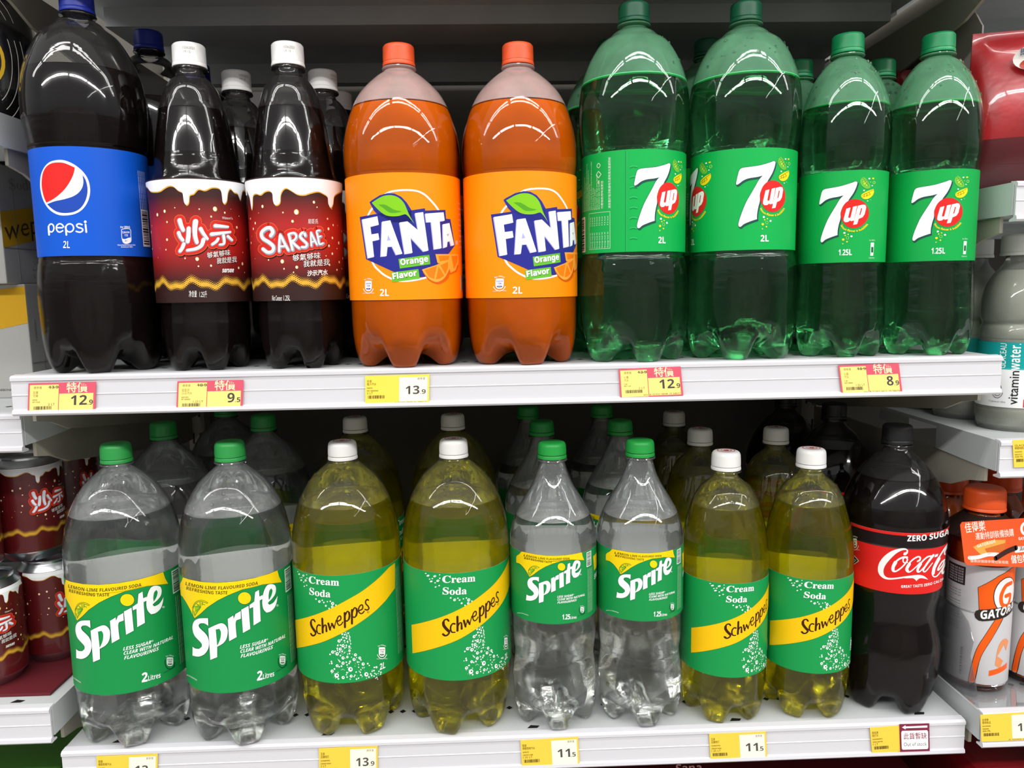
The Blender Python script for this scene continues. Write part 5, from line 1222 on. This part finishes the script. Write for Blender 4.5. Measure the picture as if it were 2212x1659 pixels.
# ---------------------------------------------------------------- left bay: cans on their tray, cartons, dark tub
ALU = pbr('can_aluminium', '#c9ccd0', .28, .5, metal=1.0)
def make_can():
    root = empty('soda_can', (0, 0, 0))
    CK = .935
    p = [(20, 1.5), (23.5, 0), (25, .2), (28.5, 6), (32, 10), (33, 13), (33, 106), (31.5, 111), (27.5, 116.5), (26.6, 118), (27, 120.5), (26, 121.5), (25.2, 120), (24.6, 116.5), (1, 116)]
    lathe('can_body', [(r*1e-3, z*1e-3*CK) for r, z in p], ALU, root, 56, cap_bot=True)
    bm = bmesh.new(); N = 72; rings = []
    for z in (12.5, 20, 106, 110.8):
        r = 33.15 if z < 108 else 31.8
        rings.append([bm.verts.new((r*math.sin(2*PI*k/N)*1e-3, -r*math.cos(2*PI*k/N)*1e-3, z*1e-3*CK)) for k in range(N)])
    for j in range(3):
        for k in range(N): bm.faces.new((rings[j][k], rings[j][(k+1) % N], rings[j+1][(k+1) % N], rings[j+1][k]))
    k = .76; src = ARTS['saraA']; A = Art()
    for v, f, c, l in src.items:
        if max(s for s, z in v) > 95 or min(s for s, z in v) < -125: continue
        if max(z for s, z in v) < 77 and l == 5: continue
        A.items.append(([(s*k, min(103.4, (z-118)*k*1.0+62)) for s, z in v], f, c, l))
    cols = ['can_print']
    wrap_art(bm, A, cols, lambda z: 33.15 if z < 99 else 33.15-(z-99)*.3, 3.0, 33.1, (99,))
    bm_obj('printed_wrap', bm, [MATS[c] if c in MATS else ink(c) for c in cols], root, smooth=True)
    bm = bmesh.new(); bmesh.ops.create_circle(bm, cap_ends=True, segments=20, radius=.009, matrix=Matrix.Translation((0, -.006, .1090)) @ Matrix.Diagonal((.8, 1.2, 1, 1)))
    bm_obj('pull_tab', bm, ALU, root)
    return root
pbr('can_print', '#571114', .3, .5, coat=.4)
can = make_can(); first = True
Zl = -.3300; Zt = Zl+.0035
gCan = 'dark red soft drink cans'
def can_at(px, py, z, rz, label, dx=0, dy=0):
    global first
    q = at_z(px, py, z); o = can if first else copy_tree(can); first = False
    o.location = (q.x+dx, q.y+.033+dy, z); o.rotation_euler = (0, 0, rz); tag(o, label, 'can', gCan); return o
c1 = can_at(-16, 1497, Zt, .25, 'dark red can in the lower layer, front corner, cut by the picture edge')
c2 = can_at(58, 1440, Zt, .75, 'dark red can in the lower layer, second from the shelf edge')
c1.location.x -= .019; c2.location = c1.location+Vector((.036, .0565, 0))
ZU = Zt+.1150
c3 = can_at(-40, 1247, ZU, .15, 'dark red can in the upper layer, cut by the picture edge')
c4 = can_at(35, 1207, ZU, .7, 'dark red can in the upper layer, beneath the white shelf end')
c3.location = (c1.location.x-.014, c1.location.y-.002, ZU); c4.location = (c3.location.x+.036, c3.location.y+.0565, ZU)
for base, nm in ((c2, 'lower'), (c4, 'upper')):
    for k in (1,):
        o = copy_tree(can); o.location = base.location+Vector((.004*k, .0675*k, 0)); o.rotation_euler = (0, 0, .9*k+.2)
        tag(o, 'dark red can in the %s layer, %s in line behind its neighbour' % (nm, ('third', 'fourth')[k-1]), 'can', gCan)
bm = bmesh.new(); X0 = c1.location.x-.20; X1 = c2.location.x+.034
for z0, z1 in ((Zl+.0002, Zt-.0003),): bm_box(bm, X0, X1+.008, c1.location.y-.036, c1.location.y+.27, z0, z1, .0006)
bm_box(bm, X0, X0+.15, c1.location.y-.0375, c1.location.y-.0352, Zl+.0002, Zl+.022, .0004)
o = bm_obj('cardboard_tray', bm, pbr('tray_red', '#5e1a22', .6, .3)); tag(o, 'dark red cardboard tray under the lower layer of cans', 'tray')
film, nt, out = new_mat('wrap_film')
tr = nt.nodes.new('ShaderNodeBsdfTransparent'); tr.inputs[0].default_value = (.9, .88, .88, 1); gl = nt.nodes.new('ShaderNodeBsdfGlossy'); gl.inputs['Roughness'].default_value = .12
lw = nt.nodes.new('ShaderNodeFresnel'); lw.inputs[0].default_value = 1.35; mx = nt.nodes.new('ShaderNodeMixShader')
tc = nt.nodes.new('ShaderNodeTexCoord'); nz = nt.nodes.new('ShaderNodeTexNoise'); nz.inputs['Scale'].default_value = 18; bp = nt.nodes.new('ShaderNodeBump'); bp.inputs['Strength'].default_value = .8; bp.inputs['Distance'].default_value = .004
nt.links.new(tc.outputs['Object'], nz.inputs['Vector']); nt.links.new(nz.outputs['Fac'], bp.inputs['Height']); nt.links.new(bp.outputs[0], gl.inputs['Normal']); nt.links.new(bp.outputs[0], lw.inputs['Normal'])
nt.links.new(lw.outputs[0], mx.inputs[0]); nt.links.new(tr.outputs[0], mx.inputs[1]); nt.links.new(gl.outputs[0], mx.inputs[2]); nt.links.new(mx.outputs[0], out.inputs[0])
MATS['wrap_film'] = film

def carton(name, x1, y0, z0, w, d, h, label, group, text=True, flip=False):
    """white drinks carton with its +x side and front printed; x1 = right side, y0 = front"""
    root = empty(name, (x1-w/2, y0+d/2, z0)); tag(root, label, 'carton', group)
    bm = bmesh.new(); bm_box(bm, -w/2, w/2, -d/2, d/2, 0, h, .0015)
    cols = ['carton_white']
    A = new_art(); A.u = 6
    K, Y = '#4b3a22', '#c99a1c'
    A.poly(Y, [(0, h*1e3*.30), (d*500, h*1e3*.50), (d*1000, h*1e3*.62), (d*1000, h*1e3*.88), (d*500, h*1e3*.78), (0, h*1e3*.60)] if not flip else [(30, 0), (75, 0), (75, 32), (45, 40), (30, 20)], 1)
    if text:
        A.text(K, 'weppes', [(4, h*1e3*.36), (60, h*1e3*.45), (118, h*1e3*.52)], h*1e3*.17, 2, up=(0, 1))
        A.text('#8b8a84', 'Soda', [(20, h*1e3*.80), (66, h*1e3*.84)], h*1e3*.09, 2, 's')
        rnd = random.Random(2)
        for i in range(70):
            t = rnd.random(); A.disc('#55534e', (d*1000*(.18+.35*rnd.random()*(.4+.6*t)), h*1e3*(.05+.24*(1-t)*rnd.random()+.0)), .7, 1, n=6)
    else: A.text(K, 'Soda', [(12, 16), (34, 24)], 7, 2, up=(0, 1)); A.text('#6d6a62', 'YEIRIGOV', [(14, 60), (14, 84)], 3, 2, up=(-1, 0))
    flat_art(bm, A, cols, lambda s, z, l: ((w/2+.0002+.00006*l), -d/2+s*1e-3, z*1e-3))
    A = new_art(); A.u = 6
    A.poly(Y, [(w*1000, h*1e3*.66), (w*1000, h*1e3*.98), (w*500, h*1e3*.86), (0, h*1e3*.60), (0, h*1e3*.30), (w*500, h*1e3*.45)], 1)
    A.text('#55534e', 'CARBONATED DRINK', [(w*1000-40, 8), (w*1000-6, 8)], 2.4, 1)
    flat_art(bm, A, cols, lambda s, z, l: (-w/2+s*1e-3, -d/2-.0002-.00006*l, z*1e-3))
    bm_obj('carton_body', bm, [MATS[c] if c in MATS else ink(c, .5) for c in cols], root)
    # folded end flaps show as thin seams
    bm = bmesh.new(); bm_box(bm, w/2+.0001, w/2+.0005, -d/2+.001, d/2-.001, h*.30, h*.305); bm_box(bm, w/2+.0001, w/2+.0005, -d/2+.024, -d/2+.0245, .002, h*.9)
    bm_obj('flap_seam', bm, pbr('seam_grey', '#77746c', .6), root)
    return root
pbr('carton_white', '#a6a5a1', .5, .35, noise=(6, .06))
q = at_y(74, 835, .135); ZM = -.0376
carton('drinks_carton', q.x, .135, ZM, .26, .265, .1225, 'white and yellow drinks carton standing on the left bay shelf, lower of two', 'white drinks cartons', text=False, flip=True)
q2 = at_y(14, 600, .115)
carton('drinks_carton', q2.x, .115, ZM+.1227, .26, .265, .1225, 'white and yellow drinks carton stacked on top of the other carton', 'white drinks cartons')
# round black tub on the highest left shelf
q = at_y(-12, 215, .06); root = empty('snack_tub', (q.x-.022, .085, .2375)); tag(root, 'glossy black round tub with a yellow oval badge, top corner of the picture', 'tub')
lathe('tub_body', [(r*1e-3, z*1e-3) for r, z in catmull([(34, 0), (44, 1), (47, 6), (47, 60), (44, 100), (38, 125), (36, 128)], 3)], pbr('tub_black', '#0d0c0d', .2, .5, coat=.4), root, 56, cap_bot=True, cap_top=True)
lathe('lid', [(r*1e-3, z*1e-3) for r, z in [(38.5, 122), (39, 124), (39, 136), (37, 138), (1, 138)]], pbr('tub_lid', '#151416', .3, .5), root, 56)
bm = bmesh.new(); A = Art(); A.u = 2; A.poly('#caa21c', ell((26, 52), 17, 24, 24), 2); A.poly('#0d0c0d', ell((26, 52), 14, 20, 24), 3); A.poly('#e8c640', ell((26, 52), 10, 15, 24), 4)
for k in (1, 2, 3): A.stroke('#b8b6ae', ell((26, 55), 17+k*6, 36+k*9, 20, -60, 70), .6, 1, sm=False)
cols = []; wrap_art(bm, A, cols, lambda z: 47.2 if z < 60 else 47.2-(z-60)*.075-max(0, z-100)*.16, 3, 47)
bm_obj('badge', bm, [ink(c) for c in cols], root, smooth=True)
# something green and brown under the lowest left shelf
q = at_y(-5, 1640, .05)
bm = bmesh.new(); bm_box(bm, q.x-.12, q.x+.020, .03, .22, -.705, -.46, .004); o = bm_obj('green_packet', bm, pbr('packet_green', '#4f8f2c', .45)); tag(o, 'green packet glimpsed below the lowest shelf of the left bay', 'packet')
bm = bmesh.new(); bm_box(bm, q.x+.024, q.x+.062, .05, .22, -.705, -.46, .004); o = bm_obj('brown_packet', bm, pbr('packet_brown', '#4a3a30', .5, noise=(30, .4))); tag(o, 'brown packet beside the green one, in the bottom corner', 'packet')
# dark red carton below the lower shelf
bm = bmesh.new(); bm_box(bm, -.38, .45, .06, .40, LOW-.359, LOW-.107, .003)
A = Art(); A.u = 30; A.yd = -1
A.stroke('#b98a88', [(-60, -436), (40, -446), (160, -452), (260, -470)], .8, 1); A.text('#aa7777', 'Sana', [(168, -452), (196, -452)], 9, 1, 'b')
cols = ['carton_maroon']; pbr('carton_maroon', '#5e0f18', .45, .4)
flat_art(bm, A, cols, lambda s, z, l: (s*1e-3, .0598-.00006*l, z*1e-3))
o = bm_obj('red_carton', bm, [MATS[c] if c in MATS else ink(c) for c in cols]); tag(o, 'dark red drinks carton just visible beneath the lower shelf', 'carton')
bm = bmesh.new(); bm_box(bm, .50, .80, .05, .38, -.72, -.46, .01); o = bm_obj('red_bag', bm, pbr('bag_red', '#7a1018', .3, .5, noise=(12, .5))); tag(o, 'glossy red package under the bottom right shelf', 'package')

# ---------------------------------------------------------------- right bay
ZV, ZG, ZR = -.0825, -.3610, .1605
shell_mat('shell_milky', (.92, .93, .90), .25, (.85, .86, .82), bump=.1)
pbr('drink_milky', '#b9bcae', .35, .3); pbr('drink_sports', (.50, .085, .01), .2, .4)
def make_water():
    root = empty('vitamin_drink_bottle', (0, 0, 0))
    P = [(160, 15), (152, 15.2), (148, 17), (140, 24), (128, 31), (116, 34), (106, 34.5), (100, 33.6), (96, 31.8), (92, 33.6), (87, 34.6), (83, 34.2), (80, 33.8), (50, 33.8), (22, 33.8), (19, 34.4), (12, 34.4), (5, 33)]
    pts = [(r*1e-3, z*1.14e-3) for z, r in reversed(catmull(P, 4))]
    lathe('bottle_body', [(.002, .002), (.026, .001), (.031, .0)]+pts, MATS['shell_milky'], root, 72, smooth=True)
    lathe('drink', [(.002, .003), (.026, .002)]+[(max(.001, r-.0008), z) for r, z in pts if z < .163 and z > .004]+[(.018, .1635), (.001, .1635)], MATS['drink_milky'], root, 64)
    make_cap(root, 178, 199, 19.5, '#e9e9e6', 'flat')
    bm = bmesh.new(); N = 96; cols = ['#eceded']; a, b = [], []
    for z, L in ((25, a), (91, b)):
        for k in range(N): L.append(bm.verts.new((34.3*math.sin(2*PI*k/N)*1e-3, -34.3*math.cos(2*PI*k/N)*1e-3, z*1e-3)))
    for k in range(N): bm.faces.new((a[k], a[(k+1) % N], b[(k+1) % N], b[k]))
    A = new_art(); A.u = 1; T = '#0f9a98'
    A.poly(T, [(-60, 56), (60, 56), (60, 79.9), (-60, 79.9)], 1, step=3)
    A.text('#1a1a1c', 'vitamin', [(4, 25), (4, 55)], 8.2, 3, up=(-1, 0), off=.005); A.text('#eef2f2', 'water.', [(4, 55.6), (4, 79)], 8.6, 3, 'b', up=(-1, 0))
    A.text('#eef2f2', 'GLACEAU', [(-8, 57), (-8, 79)], 5.6, 3, up=(-1, 0))
    A.poly('#c8283c', [(9, 22.8), (24, 22.8), (24, 30), (9, 30)], 2); A.text('#ffffff', 'B3 B6', [(10.5, 24.4), (22, 24.4)], 4.0, 3, 'b')
    A.poly('#f07a2a', [(14, 52), (30, 52), (30, 60), (14, 60)], 3); A.text('#0f9a98', 'I', [(14, 36), (15, 36)], 5, 3)
    A.stroke('#6c6c70', ell((-14, 36), 5, 6, 14, 190, 350), .6, 2); A.stroke('#6c6c70', [(-17, 34), (-17, 41), (-11, 41), (-11, 34), (-14, 32)], .6, 2, closed=True)
    A.text('#6c6c70', 'Calories', [(-17, 39), (-11, 39)], 1.6, 3); A.text('#6c6c70', '17 Calories per 100mL', [(-22, 26), (-6, 26)], 1.4, 2)
    A.items = [([(s, z*1.14) for s, z in v], f, c, l) for v, f, c, l in A.items]
    wrap_art(bm, A, cols, lambda z: 34.35, 3, 34.3)
    bm_obj('label_sleeve', bm, [ink(c) for c in cols], root, smooth=True)
    return root
w0 = make_water(); q = at_z(2222, 936, ZV); w0.location = (q.x, q.y+.0345, ZV); w0.rotation_euler = (0, 0, -.62)
w0.location.x += .006
tag(w0, 'pale drink bottle with a teal and white label, cut by the picture edge', 'bottle', 'pale vitamin drink bottles')
for k in (1, 2):
    o = copy_tree(w0); o.location = w0.location+Vector((-.004*k, .073*k, 0)); o.rotation_euler = (0, 0, -1.8*k)
    tag(o, ('second', 'third')[k-1]+' pale drink bottle behind the teal-label one, in the shade', 'bottle', 'pale vitamin drink bottles')

def make_sport():
    root = empty('sports_drink_bottle', (0, 0, 0))
    P = [(196, 15), (188, 15.4), (184, 17), (176, 22), (164, 27.5), (150, 31.5), (140, 32.4), (136, 32.2), (92, 32.2), (88, 31.4), (84, 31.4), (80, 32.4), (12, 32.4), (8, 32.8), (3, 31.6)]
    pts = [(r*1e-3, z*1e-3) for z, r in reversed(catmull(P, 4))]
    lathe('bottle_body', [(.002, .002), (.025, .001), (.03, .0)]+pts, MATS['shell_clear'], root, 72)
    lathe('drink', [(.002, .003), (.025, .002)]+[(max(.001, r-.0008), z) for r, z in pts if .004 < z < .186]+[(.012, .187), (.001, .187)], MATS['drink_sports'], root, 64)
    make_cap(root, 190, 214, 21.0, '#ee5a22', 'round')
    bm = bmesh.new(); N = 96; cols = ['#b9b8ba']; rs = []
    for z in (8, 12, 82, 86, 90, 136):
        r = 32.75 if z not in (86,) else 31.7
        rs.append([bm.verts.new((r*math.sin(2*PI*k/N)*1e-3, -r*math.cos(2*PI*k/N)*1e-3, z*1e-3)) for k in range(N)])
    for a, b in zip(rs, rs[1:]):
        for k in range(N): bm.faces.new((a[k], a[(k+1) % N], b[(k+1) % N], b[k]))
    A = new_art(); A.u = 1; O, W, K = '#ea5a12', '#e8e6e4', '#2b2422'
    pp = [(22, 134), (6, 127), (-13, 113), (-10, 82), (0, 84), (12, 92), (30, 98), (36, 134)]
    A.stroke(K, pp, 1.2, 1, closed=True, sm=False); A.poly(O, pp, 2)
    sp = [(8, 84), (-4, 62), (-12, 42), (-17, 9), (-11.5, 9), (-7, 38), (4, 62), (16, 86)]
    A.stroke(K, sp, 1.0, 1, closed=True); A.poly(O, sp, 2, sm=True)
    A.poly(K, ell((17, 106), 15.5, 19.5, 28), 3); A.poly(W, ell((17, 106), 14.6, 18.6, 28), 4)
    A.stroke(O, [(24, 118), (15, 116), (10, 106), (12, 96), (20, 95), (23, 105), (16, 105)], 4.4, 5)
    A.stroke(K, [(-9, 83.5), (46, 94)], 12.5, 5, sm=False); A.text(W, 'GATORADE', [(-9.5, 79.6), (45.5, 90.2)], 8.8, 6, 'b', off=.012, up=(0, 1))
    A.poly('#2a2628', [(-50, 112), (-26, 112), (-26, 132), (-50, 132)], 2)
    for i in range(6): A.text('#c9c7c8', '營養標籤 能量 蛋白質', [(-48, 128-i*2.8), (-28, 128-i*2.8)], 1.5, 3)
    for i in range(16): A.text('#4c484a', 'Ingredients water sucrose dextrose citric acid', [(-66, 108-i*3.0), (-66+(36 if i % 4 else 24), 108-i*3.0)], 1.3, 2)
    barcode(A, -27, -24, 12, 46, '#b9b8ba', '#55504f', 4, True, 2)
    A.poly('#d98a5a', [(10, 40), (18, 52), (22, 44), (26, 54), (20, 58), (14, 56), (10, 48), (8, 30), (14, 26), (18, 34)], 2, sm=True)
    A.poly(O, [(2, 18), (26, 24), (26, 30), (2, 24)], 3)
    wrap_art(bm, A, cols, lambda z: 32.75 if not 82 < z < 90 else 32.75-1.05*(1-abs(z-86)/4), 3, 32.7, (82, 86, 90))
    bm_obj('label_sleeve', bm, [ink(c, .3) for c in cols], root, smooth=True)
    return root
g0 = make_sport(); q = at_z(2135, 1497, ZG+.0021); g0.location = (q.x, q.y+.0325, ZG+.0021); g0.rotation_euler = (0, 0, -.22)
gG = 'orange-capped sports drinks'
g0.scale = (.955, .955, 1); g0.location.x = max(g0.location.x, .4968)
tag(g0, 'grey-label sports drink with an orange cap, next to the black-capped cola', 'bottle', gG)
def gat(dx, dy, rz, label):
    o = copy_tree(g0); o.location = g0.location+Vector((dx, dy, 0)); o.rotation_euler = (0, 0, rz); tag(o, label, 'bottle', gG); return o
gat(.0690, .005, -.75, 'grey-label sports drink cut by the picture edge, lower corner')
gat(.004, .070, 1.5, 'sports drink second in line behind the one next to the cola')
gat(.0690, .074, .3, 'sports drink second in line at the picture edge')
gat(.005, .140, .4, 'sports drink third in line behind the one next to the cola')
gat(.0695, .144, -.3, 'sports drink third in line at the picture edge')
gat(.005, .212, -.6, 'sports drink fourth in line behind the one next to the cola')
# promotional collar card hung round the neck
root = empty('promo_card', g0.location+Vector((0, 0, .150))); tag(root, 'orange promotional card with Chinese lettering hung on the sports drink neck', 'card')
bm = bmesh.new()
def ringf(r0, r1, z0, z1, n=40):
    A_ = [bm.verts.new((r0*math.sin(2*PI*k/n), -r0*math.cos(2*PI*k/n), z0)) for k in range(n)]
    B_ = [bm.verts.new((r1*math.sin(2*PI*k/n)*1.0, -r1*math.cos(2*PI*k/n), z1)) for k in range(n)]
    for k in range(n): bm.faces.new((A_[k], B_[k], B_[(k+1) % n], A_[(k+1) % n]))
ringf(.0185, .041, .036, .016); ringf(.041, .0185, .0155, .0355)
A = new_art(); A.u = .5; cols = ['#2a1c18']
for k, c in ((-.9, '#dddad4'), (0.0, '#e0662a'), (.9, '#e0662a')):
    A.m = (lambda ang: (lambda p: p))(k); A.text(c, '儲包裝紙', [(k*30-7, 0), (k*30+7, 0)], 3.6, 2, off=.02)
flat_art(bm, A, cols, lambda s, z, l: Vector(((.030+.0022*(2-z)/2)*math.sin(s/30), -(.030+.0022*(2-z)/2)*math.cos(s/30), .0258-(2-z)*.001+.0006)))
bm_obj('collar', bm, [ink(c) for c in cols], root)
cs = [(2073, 1128), (2232, 1118), (2236, 1226), (2084, 1220)]
yc = g0.location.y-.041
A = new_art(); A.u = 2; O = '#e8582a'
A.text('#f6e7da', '佳得樂', [(6, 36), (34, 37.5)], 8.2, 2, off=.008); A.text('#f6e7da', '運動特訓裝備換購', [(19, 28), (72, 31)], 5.6, 2, off=.004)
A.poly('#f0a04a', [(14, 20), (34, 26), (60, 27), (58, 18), (34, 14), (24, 12)], 2, sm=True); A.poly('#c9682a', [(30, 18), (60, 24), (58, 17), (34, 12)], 3); A.stroke('#3a2420', [(44, 8), (60, 15), (74, 19)], 5.0, 4)
A.text('#fbe8d4', 'GATORADE', [(20, 19), (46, 24.5)], 3.0, 4, 'b'); A.poly('#f4f0ec', [(72, 14), (99, 16), (99, 21), (72, 20)], 3); A.text('#3a2420', '滿8個', [(78, 16), (92, 17)], 3.4, 5, 'n')
A.poly('#f4eee8', ell((90, 37), 9, 7, 20), 2); A.stroke(O, ell((90, 37), 4.5, 3.6, 12, -30, 250), 2.0, 3); A.text('#f4eee8', 'GATORADE', [(78, 26.4), (100, 26.8)], 2.6, 2, 'b')
A.stroke('#f6ece2', [(7, 8), (20, 9), (34, 12), (48, 12)], 4, 3); A.text('#f4e0d0', '優惠詳情請參閱包裝條款', [(8, 3.5), (62, 3.0)], 2.4, 2); A.text('#f8f0e6', '儲包裝紙', [(66, 4), (98, 6)], 6.2, 4, off=.008)
f_ = quad_map(cs, yc); bm = bmesh.new(); cols = [O]; inv = root.location
F = [bm.verts.new(f_(u, v)-inv) for u, v in ((3, 0), (97, 0), (100, 3), (100, 44), (97, 47), (3, 47), (0, 44), (0, 3))]; bm.faces.new(F)
Bk = [bm.verts.new(v.co+Vector((0, .0005, 0))) for v in F]; bm.faces.new(list(reversed(Bk)))
for i in range(8): bm.faces.new((F[i], Bk[i], Bk[(i+1) % 8], F[(i+1) % 8]))
flat_art(bm, A, cols, lambda s, z, l: f_(s, z, l)-inv)
bm_obj('card_panel', bm, [ink(c, .35) for c in cols], root)
# clear plastic divider
DIV = shell_mat('divider_clear', (.975, .978, .98), .07, (.75, .77, .82), bump=.02, refl=.6)
root = empty('shelf_divider', (g0.location.x-.0325, .03, ZG)); tag(root, 'clear plastic divider standing between the cola and the sports drinks', 'divider')
bm = bmesh.new(); pr = [(-.02, .002), (.30, .002), (.30, .09), (.02, .09), (.004, .082), (-.006, .066), (-.002, .048), (-.012, .028)]
bm_prism(bm, pr, -.0006, .0006); bm_obj('upright_sheet', bm, DIV, root)
bm = bmesh.new(); bm_box(bm, .0, .082, -.018, .30, .0003, .0018, .0004); bm_obj('base_plate', bm, DIV, root)

# red pouches on the little high shelf
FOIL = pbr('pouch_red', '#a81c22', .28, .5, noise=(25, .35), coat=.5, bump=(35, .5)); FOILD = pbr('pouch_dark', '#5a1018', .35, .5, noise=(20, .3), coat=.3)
def make_pouch(w=.060, h=.150, d=.026):
    root = empty('snack_pouch', (0, 0, 0)); bm = bmesh.new(); nx, nz = 16, 26; G = {}
    for s in (-1, 1):
        for i in range(nx+1):
            for j in range(nz+1):
                u, v = i/nx*2-1, j/nz
                b = (max(0, 1-u*u))**.55*(math.sin(PI*min(1, max(0, (v-.02)/.92))))**.5
                ww = w*(1-.10*(v > .5)*(v-.5)*2-.05*math.sin(v*PI))
                G[s, i, j] = bm.verts.new((u*ww, s*(d*b*(1.15-.4*v)+.0006), v*h))
    for s in (-1, 1):
        for i in range(nx):
            for j in range(nz):
                f = [G[s, i, j], G[s, i+1, j], G[s, i+1, j+1], G[s, i, j+1]]
                if s > 0: f.reverse()
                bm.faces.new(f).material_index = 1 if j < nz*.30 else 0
    bmesh.ops.remove_doubles(bm, verts=bm.verts, dist=.0004)
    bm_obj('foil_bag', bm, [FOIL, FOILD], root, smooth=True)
    bm = bmesh.new(); A = new_art(); A.u = 3; cols = []
    A.poly('#dcd6d0', ell((-8, 118), 17, 12, 24), 1); A.poly('#b04a3a', ell((-8, 112), 12, 6, 20), 2); A.text('#44506a', '即食肉片', [(-20, 121), (4, 121)], 5.0, 2, off=.01)
    A.poly('#caa23a', [(-42, 60), (-36, 60), (-34, 100), (-40, 100)], 1)
    flat_art(bm, A, cols, lambda s, z, l: (s*1e-3, -.0285-.0001*l+abs(s)**2*1.2e-5, z*1e-3))
    bm_obj('printed_panel', bm, [ink(c, .3) for c in cols], root)
    return root
pz = make_pouch(); q = at_y(2196, 380, .03); pz.location = (q.x+.026, .055, ZR); pz.rotation_euler = (0, 0, -.25); gB = 'red foil pouches'
tag(pz, 'shiny red foil pouch with a white oval picture, at the upper picture edge', 'pouch', gB)
for k in (1, 2, 3):
    o = copy_tree(pz); o.location = pz.location+Vector((-.010+.002*k, .066*k, 0)); o.rotation_euler = (0, 0, -.25+.06*k)
    tag(o, ('second', 'third', 'fourth')[k-1]+' red foil pouch in the row behind the front one', 'pouch', gB)
bm = bmesh.new(); bm_box(bm, .475, .80, .03, .36, .415, .56, .004); o = bm_obj('crimson_box', bm, pbr('box_crimson', '#8c1420', .35, .5, noise=(14, .3))); tag(o, 'crimson box above the red pouches at the top picture corner', 'box')
shelf(.4630, 1.38, .005, .4140, 'right bay shelf above the red pouches, only its corner in view', holes=False)
# arched white side card of the pouch display
bm = bmesh.new(); P_ = catmull([(.30, .002), (.30, .16), (.20, .20), (.10, .205), (.03, .19), (-.0, .16)], 5)+[(.0, .002)]
bm_prism(bm, P_, -.0008, .0008); o = bm_obj('display_side_card', bm, pbr('card_pale', '#a9a39e', .45, .4)); o.location = (.4705, .075, ZR)
tag(o, 'pale arched side card beside the red pouches', 'card')
